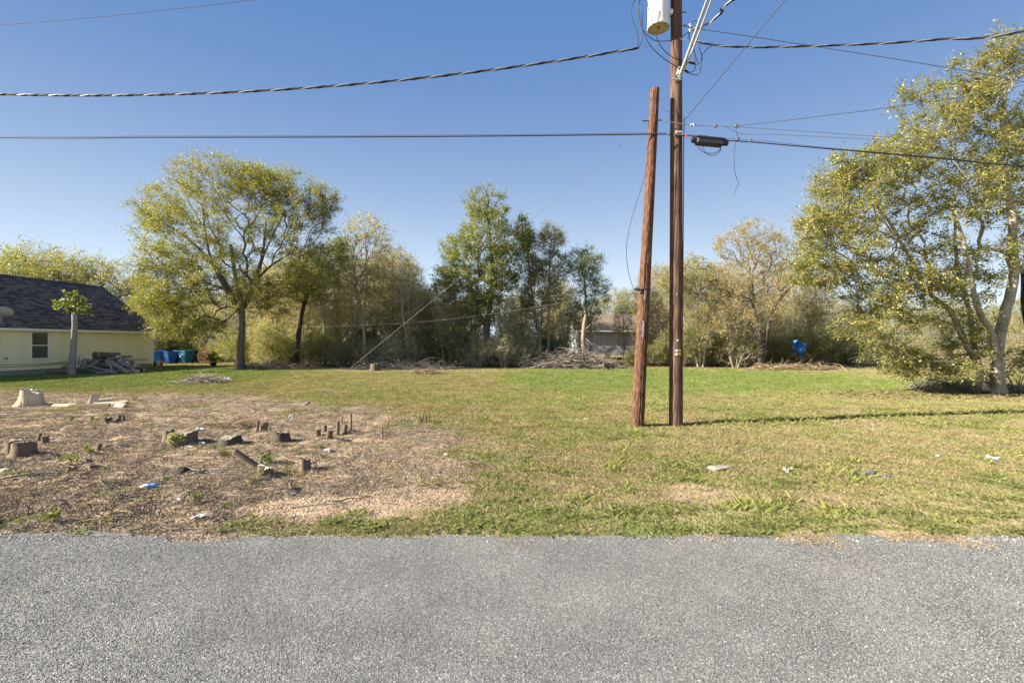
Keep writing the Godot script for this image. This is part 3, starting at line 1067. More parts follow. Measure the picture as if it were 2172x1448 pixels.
	for px in [[690, 33.5, 0.9], [745, 34, 1.05], [775, 33, 1.15], [800, 36, 1.0], [830, 35, 1.1], [850, 37, 1.05], [720, 38, 1.1], [905, 35, 0.65], [940, 33, 0.75], [975, 34, 0.7], [1075, 33, 0.6], [1150, 36, 0.9], [1205, 35, 0.6], [1322, 36, 0.5], [1375, 36, 0.72], [1420, 38, 0.85], [1545, 35, 0.8], [1660, 36, 0.85], [1720, 39, 0.8], [590, 35, 0.9], [555, 38, 0.9], [480, 40, 0.8], [300, 47, 1.1], [1790, 44, 0.7], [1875, 47, 0.7], [265, 50, 1.0], [655, 40, 1.1], [1010, 38, 0.7], [868, 33, 0.8], [884, 35, 0.72], [897, 37, 0.66], [915, 36, 0.7], [1400, 35, 0.62], [1440, 34, 0.75], [1105, 36, 0.75], [625, 37, 1.0], [575, 36, 0.85], [1385, 40, 0.95], [1415, 42, 1.0], [1455, 40, 1.05], [1505, 38, 1.0], [1535, 41, 1.05], [1560, 36, 0.95], [1680, 35, 0.95], [1640, 40, 1.05], [1730, 36, 0.85], [1590, 42, 1.1], [860, 40, 1.0], [640, 34, 0.9], [1185, 40, 0.9]]:
		sp.append([(px[0] - CX) / FOC * px[1], px[1], px[2]])
	spread_copies(kinds[0], sp, rng, 0.9, 1.08)
	sp = []
	for px in [[20, 44, 1.25], [75, 47, 1.38], [125, 45, 1.3], [175, 47, 1.35], [235, 46, 1.22], [300, 42, 0.75], [345, 43, 0.72], [400, 44, 0.8], [430, 43, 0.75], [540, 46, 1.05], [600, 45, 1.0], [680, 46, 1.15], [760, 45, 1.1], [820, 48, 1.05], [865, 46, 0.9], [890, 50, 0.8], [915, 48, 0.8], [950, 42, 0.75], [1010, 46, 0.85], [1090, 42, 0.75], [1190, 45, 0.85], [1310, 60, 1.05], [1390, 56, 1.1], [1345, 58, 1.1], [1450, 58, 1.15], [1540, 48, 0.85], [1620, 50, 0.9], [1700, 46, 0.8], [1770, 52, 0.8], [-60, 40, 1.0], [-120, 44, 1.1], [2220, 40, 0.8], [2290, 44, 0.8]]:
		sp.append([(px[0] - CX) / FOC * px[1], px[1], px[2]])
	spread_copies(kinds[1], sp, rng, 0.92, 1.06)
	sp = []
	for k in 30:
		var d := 56.0 + (k % 3) * 9.0 + rng.randf() * 5.0
		sp.append([lerpf(-1.18, 1.3, (k + rng.randf() * 0.6) / 30.0) * d, d, 0.75 + 0.006 * (d - 50.0)])
	sp.append([-39.0, 37.0, 0.98])
	for px in [[1950, 62], [1985, 70], [2020, 60], [2060, 66], [2100, 72], [2140, 61], [1900, 66]]:
		sp.append([(px[0] - CX) / FOC * px[1], px[1], 0.78])
	spread_copies(kinds[2], sp, rng, 0.88, 1.02)
	sp = []
	for px in [[340, 42, 0.8], [390, 43, 0.75], [450, 42, 0.8], [560, 35, 0.55], [660, 36, 0.75], [710, 35, 0.8], [780, 37, 0.85], [860, 36, 0.85], [890, 39, 0.7], [930, 37, 0.7], [985, 36, 0.75], [1060, 36, 0.7], [1100, 35, 0.75], [1135, 38, 0.8], [1180, 36, 0.6], [1440, 36, 0.65], [1530, 34, 0.6], [1560, 38, 0.75], [1368, 38, 0.55], [1650, 34, 0.7], [1690, 37, 0.75], [1740, 36, 0.7], [1790, 38, 0.7], [1850, 42, 0.65], [1960, 50, 0.6], [2060, 46, 0.55], [2150, 44, 0.6], [1620, 40, 0.75], [640, 44, 0.9], [500, 46, 0.9]]:
		sp.append([(px[0] - CX) / FOC * px[1], px[1], px[2]])
	spread_copies(kinds[3], sp, rng, 0.9, 1.08)
	sp = []
	var sp5 := []
	for k in 74:
		var px := lerpf(490, 1830, (k + rng.randf()) / 74.0)
		if px > 1215 and px < 1350:
			continue
		var d := 32.6 + rng.randf() * 5.0 + (2.0 if px < 560 else 0.0)
		var e := [(px - CX) / FOC * d, d, 0.55 + 0.4 * rng.randf() - (0.2 if px > 1225 and px < 1345 else 0.0)]
		if k % 5 < 3:
			sp.append(e)
		else:
			sp5.append(e)
	for px in [[1385, 33, 0.6], [1405, 33.5, 0.7], [1268, 33.5, 0.2], [1338, 33.0, 0.38], [1720, 33, 0.75], [1760, 33, 0.8], [1800, 34, 0.7], [1870, 38, 0.6], [345, 41.5, 0.6], [375, 42, 0.7], [410, 41.5, 0.6], [470, 40, 0.7], [2220, 22, 0.5]]:
		sp.append([(px[0] - CX) / FOC * px[1], px[1], px[2]])
	for px in [[2075, 15.6, 0.42], [2160, 15.9, 0.5], [2010, 16.6, 0.4], [800, 31.8, 0.85], [835, 31.8, 0.8], [870, 32.0, 0.75], [720, 32.2, 0.6], [1070, 31.7, 0.9], [1110, 31.9, 0.8], [1015, 32.0, 0.9], [335, 41, 1.1], [1560, 31.4, 0.8]]:
		sp5.append([(px[0] - CX) / FOC * px[1], px[1], px[2]])
	spread_copies(kinds[4], sp, rng, 0.85, 1.15)
	spread_copies(kinds[5], sp5, rng, 0.85, 1.15)


# ---------------------------------------------------------------- poles and wires
func pole_mesh(base: Vector3, top: Vector3, r0: float, r1: float, crack: float, sd: int) -> ArrayMesh:
	# in the pole's own axes (base at the origin)
	var mb := MB.new()
	var noise := FastNoiseLite.new()
	noise.seed = sd
	noise.frequency = 1.0
	var rows := 90
	var sides := 64
	var ax := top - base
	var up := ax.normalized()
	var e1 := Vector3.RIGHT - up * up.x
	e1 = e1.normalized()
	var e2 := up.cross(e1)
	for i in rows + 1:
		var t := float(i) / rows
		for j in sides:
			var a := TAU * j / sides
			var o := e1 * cos(a) + e2 * sin(a)
			var nz := noise.get_noise_3d(cos(a) * 3.2, t * ax.length() * 0.55, sin(a) * 3.2)
			var nz2 := noise.get_noise_3d(cos(a) * 9.0, t * ax.length() * 1.6 + 30.0, sin(a) * 9.0)
			var r := lerpf(r0, r1, t) * (1.0 + crack * (0.5 * nz + 0.5 * nz2))
			var groove := noise.get_noise_3d(cos(a) * 7.0 + 50.0, t * ax.length() * 0.25, sin(a) * 7.0)
			if groove > 0.28:
				r -= (groove - 0.28) * crack * 0.35 * lerpf(r0, r1, t) / 0.12
			mb.V.append(ax * t + o * r)
			mb.N.append(o)
			var shade := clampf(0.82 + 0.55 * nz2 + 0.4 * nz, 0.3, 1.15)
			mb.C.append(Color(shade, shade, shade))
	for i in rows:
		for j in sides:
			var a := i * sides + j
			var b := i * sides + (j + 1) % sides
			mb.I.append_array([a, b, b + sides, a, b + sides, a + sides])
	var k := mb.V.size()
	mb.V.append(ax + up * 0.006)
	mb.N.append(up)
	mb.C.append(Color(1.1, 1.1, 1.1))
	for j in sides:
		mb.V.append(mb.V[rows * sides + j])
		mb.N.append(up)
		mb.C.append(Color(1.1, 1.1, 1.1))
	for j in sides:
		mb.I.append_array([k, k + 1 + j, k + 1 + (j + 1) % sides])
	# smooth normals from the relief
	var n := PackedVector3Array()
	n.resize(mb.V.size())
	for i in range(0, mb.I.size(), 3):
		var a := mb.I[i]
		var b := mb.I[i + 1]
		var c := mb.I[i + 2]
		var f := (mb.V[c] - mb.V[a]).cross(mb.V[b] - mb.V[a])
		n[a] += f
		n[b] += f
		n[c] += f
	for i in n.size():
		n[i] = n[i].normalized()
	mb.N = n
	return mb.commit()


func wire_mesh(p: Array, r: float, sides := 6, smooth := 8) -> ArrayMesh:
	var mb := MB.new()
	var pts := curve_points(p, smooth)
	var rr := PackedFloat32Array()
	rr.resize(pts.size())
	rr.fill(r)
	mb.tube(pts, rr, sides)
	return mb.commit()


func curve_points(p: Array, smooth: int) -> PackedVector3Array:
	if smooth <= 1:
		return PackedVector3Array(p)
	var out := PackedVector3Array()
	for i in p.size() - 1:
		var a: Vector3 = p[maxi(i - 1, 0)]
		var b: Vector3 = p[i]
		var c: Vector3 = p[i + 1]
		var e: Vector3 = p[mini(i + 2, p.size() - 1)]
		for k in smooth:
			out.append(b.cubic_interpolate(c, a, e, float(k) / smooth))
	out.append(p[p.size() - 1])
	return out


func sag(a: Vector3, b: Vector3, drop: float, n := 40) -> Array:
	var out := []
	for i in n + 1:
		var t := float(i) / n
		out.append(a.lerp(b, t) - Vector3(0, drop * 4.0 * t * (1.0 - t), 0))
	return out


func wire(label: String, p: Array, r: float, m: Material, group := "", smooth := 8, called := "overhead_wire", category := "wire") -> MeshInstance3D:
	var o := obj(called, wire_mesh(p, r, 6, smooth), m)
	tag(o, label, category, group)
	return o


func twisted(label: String, p: Array, r: float, pitch: float, called := "twisted_cable") -> Node3D:
	# three strands laid round each other: a bare one and two black ones
	var t := thing(called, label, "cable", Vector3.ZERO)
	var pts := PackedVector3Array(p)
	for s in 3:
		var q := PackedVector3Array()
		var along := 0.0
		for i in pts.size() - 1:
			var seg := pts[i].distance_to(pts[i + 1])
			var k := maxi(1, int(seg / 0.06))
			var d := (pts[i + 1] - pts[i]).normalized()
			var side := d.cross(Vector3.UP).normalized()
			var up := side.cross(d)
			for j in k:
				var at := pts[i].lerp(pts[i + 1], float(j) / k)
				var a := (along + seg * j / k) / pitch * TAU + s * TAU / 3.0
				q.append(at + (side * cos(a) + up * sin(a)) * r * 1.05)
			along += seg
		var rr := PackedFloat32Array()
		rr.resize(q.size())
		rr.fill(r)
		var mb := MB.new()
		mb.tube(q, rr, 5)
		obj("strand", mb.commit(), M.aluminium if s == 0 else M.rubber, t)
	return t


func text_mesh(s: String, size: float, depth := 0.003) -> TextMesh:
	var f := SystemFont.new()
	f.font_names = PackedStringArray(["Droid Sans"])
	f.font_weight = 700
	var t := TextMesh.new()
	t.font = f
	t.text = s
	t.font_size = 64
	t.pixel_size = size / 46.0
	t.depth = depth
	return t


func build_poles() -> void:
	var D := 9.5
	# the tall pole
	var b := Vector3((1434 - CX) / FOC * D, 0, -D)
	b.y = H(b.x, D) - 0.02
	var tall := thing("utility_pole", "tall dark utility pole with white transformer and two yellow tags", "utility pole", b)
	var top := Vector3(0.02, 10.6, 0)
	obj("post", pole_mesh(Vector3.ZERO, top, 0.131, 0.100, 0.05, 3), M.pole_dark, tall)
	var W := func(px: float, py: float, dz: float) -> Vector3: return at_depth(px, py, D - dz) - b   # dz: metres towards the road
	# tags
	for k in 2:
		var y := 743.5 + k * 7.5
		var plate := MB.new()
		var c: Vector3 = W.call(1438.5, y, 0.136)
		plate.box(Transform3D(Basis(), c), Vector3(0.108, 0.042, 0.004), Color.WHITE, 0.001)
		var pl := obj("tag_plate", plate.commit(), M.tag_white, tall)
		var yl := MB.new()
		yl.box(Transform3D(Basis(), c + Vector3(0.021, 0, 0.003)), Vector3(0.066, 0.042, 0.003))
		obj("yellow_band", yl.commit(), M.tag_yellow, pl)
		var mk := MB.new()
		for i in 6:
			mk.box(Transform3D(Basis(), c + Vector3(-0.010 + i * 0.0115, 0, 0.0055)), Vector3(0.006, 0.022 if i % 2 == 0 else 0.026, 0.002))
		obj("tag_marks", mk.commit(), M.black, pl)
	var dot := MB.new()
	dot.lathe([Vector2(0.0, 0.006), Vector2(0.016, 0.006), Vector2(0.018, 0.0)], 12, Transform3D(Basis(Vector3.RIGHT, PI / 2), W.call(1438, 721.5, 0.133)))
	obj("marker_disc", dot.commit(), M.tag_white, tall)
	var nail := MB.new()
	nail.box(Transform3D(Basis(), W.call(1436, 624, 0.13)), Vector3(0.008, 0.03, 0.006))
	obj("tag_nail", nail.commit(), M.tag_white, tall)
	# hardware on the pole: bracket, through bolt, conduit strip, cable clamp
	var cond := MB.new()
	cond.tube(PackedVector3Array([W.call(1452, 250, 0.05), W.call(1451, 300, 0.06), W.call(1450.5, 420, 0.07), W.call(1448, 700, 0.08), W.call(1447, 890, 0.09)]), PackedFloat32Array([0.009, 0.009, 0.009, 0.009, 0.009]), 6)
	obj("ground_wire_moulding", cond.commit(), M.pole_dark, tall)
	var bolt := MB.new()
	bolt.tube(PackedVector3Array([W.call(1444, 24.5, 0), W.call(1457, 24.5, 0)]), PackedFloat32Array([0.012, 0.012]), 6)
	obj("bolt", bolt.commit(), M.steel_dark, tall)
	bolt = MB.new()
	bolt.tube(PackedVector3Array([W.call(1446, 168, 0.12), W.call(1440, 168, 0.15), W.call(1424, 165, 0.13)]), PackedFloat32Array([0.018, 0.022, 0.014]), 6)
	obj("arm_clamp", bolt.commit(), M.galvanised, tall)
	bolt = MB.new()
	bolt.box(Transform3D(Basis(), W.call(1441, 279.5, 0.14)), Vector3(0.13, 0.035, 0.05), Color.WHITE, 0.006)
	bolt.box(Transform3D(Basis(), W.call(1441, 285.5, 0.14)), Vector3(0.19, 0.03, 0.05), Color.WHITE, 0.006)
	obj("cable_clamp", bolt.commit(), M.galvanised, tall)
	# street lamp arm over the road
	var arm := thing("street_lamp_arm", "pair of pale metal lamp arm tubes reaching out over the road", "lamp arm", b)
	var am := MB.new()
	am.tube(PackedVector3Array([W.call(1441, 163, 0.13), W.call(1461, 110, 0.42), W.call(1486, 40, 0.95), W.call(1504, -8, 1.32), W.call(1540, -90, 2.1)]), PackedFloat32Array([0.026, 0.026, 0.026, 0.026, 0.026]), 8)
	obj("arm_tube", am.commit(), M.galvanised, arm)
	am = MB.new()
	am.tube(PackedVector3Array([W.call(1443, 166, 0.13), W.call(1468, 110, 0.40), W.call(1495, 40, 0.90), W.call(1513, -8, 1.25), W.call(1550, -90, 2.0)]), PackedFloat32Array([0.017, 0.017, 0.017, 0.017, 0.017]), 8)
	obj("brace_tube", am.commit(), M.galvanised, arm)
	am = MB.new()
	am.box(Transform3D(Basis(Vector3(0, 0, 1), -0.2), W.call(1440.5, 150, 0.15)), Vector3(0.06, 0.16, 0.06), Color.WHITE, 0.01)
	obj("mounting_bracket", am.commit(), M.galvanised, arm)
	# transformer
	var tb: Vector3 = at_depth(1397.5, 57, D - 0.02)
	var tr := thing("transformer", "white cylindrical transformer hung on the tall utility pole", "transformer", tb)
	var can := MB.new()
	can.lathe([Vector2(0.207, -0.02), Vector2(0.214, 0.0), Vector2(0.214, 0.03), Vector2(0.206, 0.045), Vector2(0.206, 0.86), Vector2(0.212, 0.87), Vector2(0.212, 0.9), Vector2(0.15, 0.97), Vector2(0.0, 0.99)], 36)
	obj("tank", can.commit(), M.tank, tr)
	can = MB.new()
	can.lathe([Vector2(0.0, 0.012), Vector2(0.195, 0.012), Vector2(0.207, -0.02)], 36)
	obj("rusty_base", can.commit(), M.tank_bottom, tr)
	can = MB.new()
	can.lathe([Vector2(0.0, 0.0), Vector2(0.02, 0.0), Vector2(0.02, 0.03)], 10, Transform3D(Basis(), Vector3(0, -0.018, 0)))
	obj("drain_plug", can.commit(), M.steel_dark, tr)
	can = MB.new()
	can.box(Transform3D(Basis(), Vector3(0.23, 0.28, 0)), Vector3(0.08, 0.09, 0.14), Color.WHITE, 0.008)
	obj("hanger_bracket", can.commit(), M.tank, tr)
	can = MB.new()
	can.lathe([Vector2(0.035, 0.0), Vector2(0.055, 0.03), Vector2(0.035, 0.06), Vector2(0.055, 0.09), Vector2(0.03, 0.13), Vector2(0.0, 0.15)], 14, Transform3D(Basis(), Vector3(0, 0.97, 0)))
	obj("bushing", can.commit(), M.rubber, tr)

	# the old leaning pole
	var ob := ground_point(1351.5, 901)
	ob.y -= 0.03
	ob = Vector3((1351.5 - CX) / FOC * 9.40, H((1351.5 - CX) / FOC * 9.40, 9.40) - 0.03, -9.40)
	var ot := at_depth(1390, 187, 9.42)
	var old := thing("old_utility_pole", "short reddish old pole leaning beside the tall one, numbered 1818", "utility pole", ob)
	obj("post", pole_mesh(ob, ot, 0.126, 0.084, 0.11, 8), M.pole_red, old)
	var O := func(px: float, py: float, front: float) -> Vector3:
		var t := (901.0 - py) / (901.0 - 187.0)
		return at_depth(px, py, lerpf(-ob.z, 9.42, t) - front) - ob
	var k2 := 0
	for ch in ["1", "8", "1", "8"]:
		var dg := obj("number_digit", text_mesh(ch, 0.082), M.tag_white, old)
		dg.position = O.call(1365.2 - k2 * 0.35, 684.5 + k2 * 8.6, 0.116)
		dg.rotation.y = 0.3
		k2 += 1
	var st := MB.new()
	st.box(Transform3D(Basis(Vector3(0, 1, 0), 0.3), O.call(1364.5, 714, 0.113)), Vector3(0.036, 0.016, 0.004))
	st.box(Transform3D(Basis(Vector3(0, 1, 0), 0.3), O.call(1364.5, 714, 0.114)), Vector3(0.014, 0.034, 0.004))
	obj("number_mark", st.commit(), M.tag_white, old)
	st = MB.new()
	st.box(Transform3D(Basis(Vector3(0, 0, 1), -0.05) * Basis(Vector3(0, 1, 0), 0.35), O.call(1369.3, 625.5, 0.112)), Vector3(0.038, 0.19, 0.006), Color.WHITE, 0.002)
	obj("tag_plate", st.commit(), M.galvanised, old)
	st = MB.new()
	var ring := PackedVector3Array()
	var rr := PackedFloat32Array()
	for i in 17:
		var a := TAU * i / 16.0
		ring.append((O.call(1365, 613, 0.0) as Vector3) + Vector3(cos(a) * 0.113, 0.02 * cos(a), sin(a) * 0.113))
		rr.append(0.012)
	st.tube(ring, rr, 5)
	obj("band_clamp", st.commit(), M.steel_dark, old)
	st = MB.new()
	st.tube(PackedVector3Array([O.call(1345, 612.5, 0.1), O.call(1352, 613, 0.11), O.call(1358, 612, 0.115)]), PackedFloat32Array([0.022, 0.026, 0.018]), 6)
	obj("wire_grip", st.commit(), M.steel_dark, old)
	st = MB.new()
	st.tube(PackedVector3Array([O.call(1362, 255.5, 0.04), O.call(1403, 254, -0.04)]), PackedFloat32Array([0.012, 0.012]), 6)
	obj("through_bolt", st.commit(), M.steel_dark, old)

	# ---- lines along the road
	var pole_x := b.x
	var z := -D + 0.16
	var A := func(px: float, py: float, d: float) -> Vector3: return at_depth(px, py, d + 0.2)
	# thick twisted cable on the side of the yellow house
	var pts := [A.call(1424, 86, 9.28), A.call(1398, 92, 9.26), A.call(1355, 102, 9.25)]
	var main_left := [A.call(1355, 102, 9.25)]
	var left := []
	for i in 60:
		var x := 2.47 - i * 0.42
		var u := (x + 8.3) / 10.72
		left.append(Vector3(x, 6.44 + 0.92 * u * u, -9.45))
	twisted("thick twisted power cable sagging from the transformer pole over the stumps", left, 0.0115, 0.62)
	wire("short bare tail wire joining the sagging twisted cable to the tall pole", pts, 0.006, M.aluminium, "", 6)
	# the cable pair lower down
	var low := [A.call(1500, 290, 9.12), A.call(1430, 285.5, 9.12), A.call(1390, 284, 9.12), A.call(1086, 287.5, 9.15), A.call(700, 290, 9.2), A.call(330, 290.5, 9.2), A.call(0, 291, 9.2), Vector3(-17, 5.75, -9.4), Vector3(-26, 6.2, -9.4)]
	wire("straight black telephone cable running level past both poles above the stumps", low, 0.011, M.rubber, "", 8, "telephone_cable", "cable")
	var low2 := []
	for p in low:
		low2.append(p + Vector3(0, 0.026, 0))
	wire("thin steel strand carrying the level black telephone cable", low2, 0.004, M.steel_dark, "", 8)
	# right side of the pole
	wire("black telephone cable dropping from the splice case towards the pale barked tree", [A.call(1540, 297, 9.12), A.call(1600, 301, 9.1), A.call(1760, 315, 9.1), A.call(2000, 336, 9.1), A.call(2172, 352, 9.1), Vector3(13, 4.75, -9.1), Vector3(20, 4.7, -9.2)], 0.011, M.rubber, "", 8, "telephone_cable", "cable")
	wire("thin steel strand just above the cable that leaves the splice case", [A.call(1465, 288, 9.1), A.call(1545, 292.5, 9.1), A.call(1640, 300.5, 9.1), A.call(1760, 313, 9.1), A.call(2000, 334, 9.1), A.call(2172, 350, 9.1), Vector3(13, 4.78, -9.1), Vector3(20, 4.73, -9.2)], 0.004, M.steel_dark, "", 8)
	wire("grey strand with small clamps running from the old pole past the splice case", [A.call(1398, 253.5, 9.2), A.call(1412, 256, 9.15), A.call(1470, 264.5, 9.1), A.call(1560, 268, 9.1), A.call(1700, 277, 9.1), A.call(1900, 291, 9.1), A.call(2172, 305, 9.1), Vector3(14, 5.2, -9.1), Vector3(21, 5.25, -9.1)], 0.0065, M.steel, "", 8)
	wire("slack loop of grey wire hanging below the clamped strand", [A.call(1470, 265.5, 9.1), A.call(1535, 267, 9.1), A.call(1556, 276, 9.1), A.call(1580, 284, 9.1), A.call(1640, 284, 9.05), A.call(1760, 290, 9.0), A.call(2000, 303, 9.0), Vector3(10.5, 5.15, -9.0)], 0.006, M.steel, "", 6)
	wire("thin service wire rising from the clamped strand into the glossy leaves", [A.call(1562, 266.5, 9.1), A.call(1650, 257, 8.9), A.call(1760, 243, 8.6), A.call(1880, 228, 8.3), A.call(2172, 180, 7.6), Vector3(11.5, 6.0, -6.0)], 0.005, M.steel_dark, "", 6)
	twisted("thick twisted service cable leaving the tall pole past the pale barked tree", curve_points([A.call(1478, 86, 9.2), A.call(1520, 95, 9.1), A.call(1600, 99, 9.0), A.call(1700, 97, 8.85), A.call(1850, 92, 8.6), A.call(2000, 82, 8.35), A.call(2172, 66, 8.0), Vector3(12, 6.9, -6.6)], 6), 0.0105, 0.55)
	wire("bare insulator wire holding the twisted service cable to the tall pole", [A.call(1440, 80, 9.2), A.call(1460, 84, 9.2), A.call(1480, 86.5, 9.2)], 0.008, M.tag_white, "", 4)
	wire("thin wire sloping down from the eye bolt of the tall pole", [A.call(1452, 53, 9.25), A.call(1490, 61, 9.25), A.call(1600, 77, 9.3), A.call(1800, 108, 9.4), A.call(1985, 138, 9.5), A.call(2172, 172, 9.6), Vector3(18, 5.5, -10)], 0.0065, M.steel_dark, "", 6)
	twisted("black twisted cable passing from the tall pole overhead across the road", curve_points([A.call(1470, 61, 9.2), A.call(1490, 55, 9.1), A.call(1512, 42, 8.95), A.call(1535, 22, 8.7), A.call(1558, -3, 8.4), Vector3(5.2, 7.4, -6.0), Vector3(8.5, 7.8, 2.0)], 6), 0.0125, 0.45)
	wire("long straight guy strand from the tall pole up over the road", [A.call(1455, 251, 9.15), A.call(1560, 126, 7.6), A.call(1665, 0, 6.5), Vector3(4.25, 6.75, -3.5), Vector3(5.2, 7.6, 4.0)], 0.0075, M.steel_dark, "", 1)
	wire("thin high wire crossing the upper sky above the yellow house", sag(Vector3(b.x, 9.85, -9.5), Vector3(-34, 9.75, -9.6), 2.1), 0.0045, M.steel_dark, "", 1)
	# guy wire to its anchor among the stumps
	var anchor := ground_point(588, 909)
	var gd := thing("guy_wire", "pale steel guy wire slanting from the old pole to its anchor among the stumps", "wire", anchor)
	var g0: Vector3 = at_depth(1371, 264, 9.42) - anchor
	var gdir := g0.normalized()
	obj("strand", wire_mesh([gdir * 0.42, g0], 0.0034, 6, 1), M.guy, gd)
	var an := MB.new()
	an.tube(PackedVector3Array([gdir * -0.1, gdir * 0.28]), PackedFloat32Array([0.011, 0.011]), 8)
	obj("anchor_rod", an.commit(), M.steel_dark, gd)
	an = MB.new()
	ring = PackedVector3Array()
	rr = PackedFloat32Array()
	for i in 13:
		var a := TAU * i / 12.0
		ring.append(gdir * (0.32 + 0.04 * cos(a)) + Vector3(-gdir.y, gdir.x, 0).normalized() * 0.028 * sin(a))
		rr.append(0.009)
	an.tube(ring, rr, 6)
	obj("anchor_eye", an.commit(), M.galvanised, gd)
	an = MB.new()
	an.box(Transform3D(Basis(Vector3(0, 0, 1), gdir.angle_to(Vector3.RIGHT)), gdir * 0.72), Vector3(0.11, 0.035, 0.035), Color.WHITE, 0.006)
	obj("strand_clamp", an.commit(), M.steel_dark, gd)
	# drop wire from the old pole into the woods
	wire("thin cable leaving the old pole's clamp and running low through the woods", [A.call(1358, 612.5, 9.08), A.call(1330, 616, 9.6), A.call(1290, 624, 10.6), A.call(1200, 640, 13), A.call(1060, 663, 18), A.call(900, 682, 22), A.call(750, 690, 25), A.call(640, 692, 28), A.call(540, 676, 31), A.call(420, 645, 36)], 0.0022, M.guy, "", 6)
	wire("thin black drop wire hanging in a loop beside the old pole", [A.call(1376, 320, 9.08), A.call(1369, 370, 9.07), A.call(1352, 425, 9.05), A.call(1336, 480, 9.03), A.call(1329, 530, 9.03), A.call(1333, 575, 9.04), A.call(1343, 610, 9.06)], 0.0055, M.rubber, "", 6, "drop_wire")
	wire("short curl of wire from the old pole's top to the tall pole", [A.call(1398, 205, 9.15), A.call(1405, 212, 9.12), A.call(1407, 228, 9.12), A.call(1416, 236, 9.12), A.call(1430, 239, 9.13), A.call(1447, 242, 9.13), A.call(1455, 251, 9.13)], 0.004, M.steel_dark, "", 6, "drop_wire")
	wire("frayed black wire end dangling below the strand clamps", [A.call(1562, 268, 9.08), A.call(1564, 283, 9.06), A.call(1570, 294, 9.05), A.call(1561, 304, 9.05), A.call(1558, 340, 9.05), A.call(1561, 370, 9.05), A.call(1567, 387, 9.05), A.call(1562, 401, 9.05), A.call(1558, 412, 9.05)], 0.0048, M.rubber, "", 6, "drop_wire")
	# transformer leads
	var leads := [
		["black transformer lead looping down across the tank to the lamp arm", [[1374, -10, .36], [1375, 10, .36], [1385, 45, .34], [1396, 85, .30], [1412, 108, .24], [1435, 124, .2], [1462, 131, .16]]],
		["black transformer lead sweeping down to the lower splice of the lamp arm", [[1360, -10, .3], [1355, 15, .3], [1362, 55, .3], [1378, 92, .28], [1405, 120, .24], [1432, 138, .2], [1455, 150, .16]]],
		["grey transformer lead curving under the tank to the insulators", [[1362, -10, .22], [1354, 20, .22], [1364, 60, .22], [1385, 82, .22], [1410, 86, .22], [1440, 80, .2], [1463, 66, .1]]],
		["thin black lead hanging outermost beside the transformer", [[1350, -6, .1], [1339, 20, .1], [1346, 50, .1], [1354, 75, .1], [1354, 95, .06], [1350, 102, .03]]],
		["thin black lead hanging straight between the outermost lead and the tank", [[1362, -10, .05], [1363, 50, .05], [1363, 82, .05], [1357, 97, .04], [1350, 103, .03]]]]
	for l in leads:
		var p := []
		for k in l[1]:
			p.append(at_depth(k[0], k[1], D - k[2]))
		wire(l[0], p, 0.0075, M.rubber, "", 6, "transformer_lead")
	var jumpers := [
		["black jumper wire from the insulators down to the upper splice", [[1463, 60, .1], [1463, 80, .1], [1470, 100, .1], [1478, 122, .1], [1481, 130, .1]], 0.008],
		["black jumper wire from the insulators down to the lower splice", [[1465, 85, .08], [1473, 105, .08], [1475, 130, .08], [1475, 146, .08], [1468, 152, .1], [1455, 150, .12]], 0.007],
		["black jumper wire bowing out from the twisted service cable to the lower splice", [[1488, 90, .1], [1484, 100, .1], [1490, 117, .1], [1488, 130, .1], [1487, 145, .1], [1482, 157, .1], [1470, 157, .12], [1453, 150, .14]], 0.007],
		["black jumper wire arching from the twisted service cable to the upper splice", [[1513, 94, .14], [1500, 103, .12], [1490, 117, .1], [1490, 126, .1], [1482, 135, .1], [1468, 133, .12], [1458, 131, .14]], 0.007],
		["thin wire curling off the eye bolt insulators", [[1463, 58, .1], [1465, 49, .12], [1475, 43, .14], [1482, 45, .14]], 0.005]]
	for l in jumpers:
		var p := []
		for k in l[1]:
			p.append(at_depth(k[0], k[1], D - k[2]))
		wire(l[0], p, l[2], M.rubber, "", 6, "jumper_wire")
	for s in [[[1462, 131], [1475, 134], "black splice sleeve at the end of the upper transformer lead"], [[1453, 147], [1461, 153], "black splice sleeve at the end of the lower transformer lead"]]:
		var mb := MB.new()
		var p0 := at_depth(s[0][0], s[0][1], D - 0.15)
		var p1 := at_depth(s[1][0], s[1][1], D - 0.13)
		mb.tube(PackedVector3Array([p0, p0.lerp(p1, 0.15), p0.lerp(p1, 0.85), p1]), PackedFloat32Array([0.012, 0.022, 0.022, 0.012]), 8)
		tag(obj("splice_sleeve", mb.commit(), M.rubber), s[2], "splice")
	var ey := thing("eye_bolt", "steel eye bolt with ring and insulators on the tall pole", "hardware", at_depth(1443, 53, 9.4))
	var em := MB.new()
	em.tube(PackedVector3Array([Vector3(-0.05, 0, 0), Vector3(0.08, 0, 0)]), PackedFloat32Array([0.009, 0.009]), 6)
	obj("shank", em.commit(), M.steel_dark, ey)
	em = MB.new()
	ring = PackedVector3Array()
	rr = PackedFloat32Array()
	for i in 13:
		var a := TAU * i / 12.0
		ring.append(Vector3(0.1 + 0.026 * cos(a), 0.026 * sin(a), 0))
		rr.append(0.009)
	em.tube(ring, rr, 6)
	obj("ring", em.commit(), M.steel, ey)
	for i in 2:
		em = MB.new()
		em.lathe([Vector2(0.0, -0.03), Vector2(0.024, -0.03), Vector2(0.03, -0.015), Vector2(0.018, 0.0), Vector2(0.03, 0.015), Vector2(0.024, 0.03), Vector2(0.0, 0.03)], 12, Transform3D(Basis(Vector3(0, 0, 1), 0.5), Vector3(0.2 - i * 0.005, -0.01 - i * 0.1, 0.02)))
		obj("insulator", em.commit(), M.galvanised, ey)
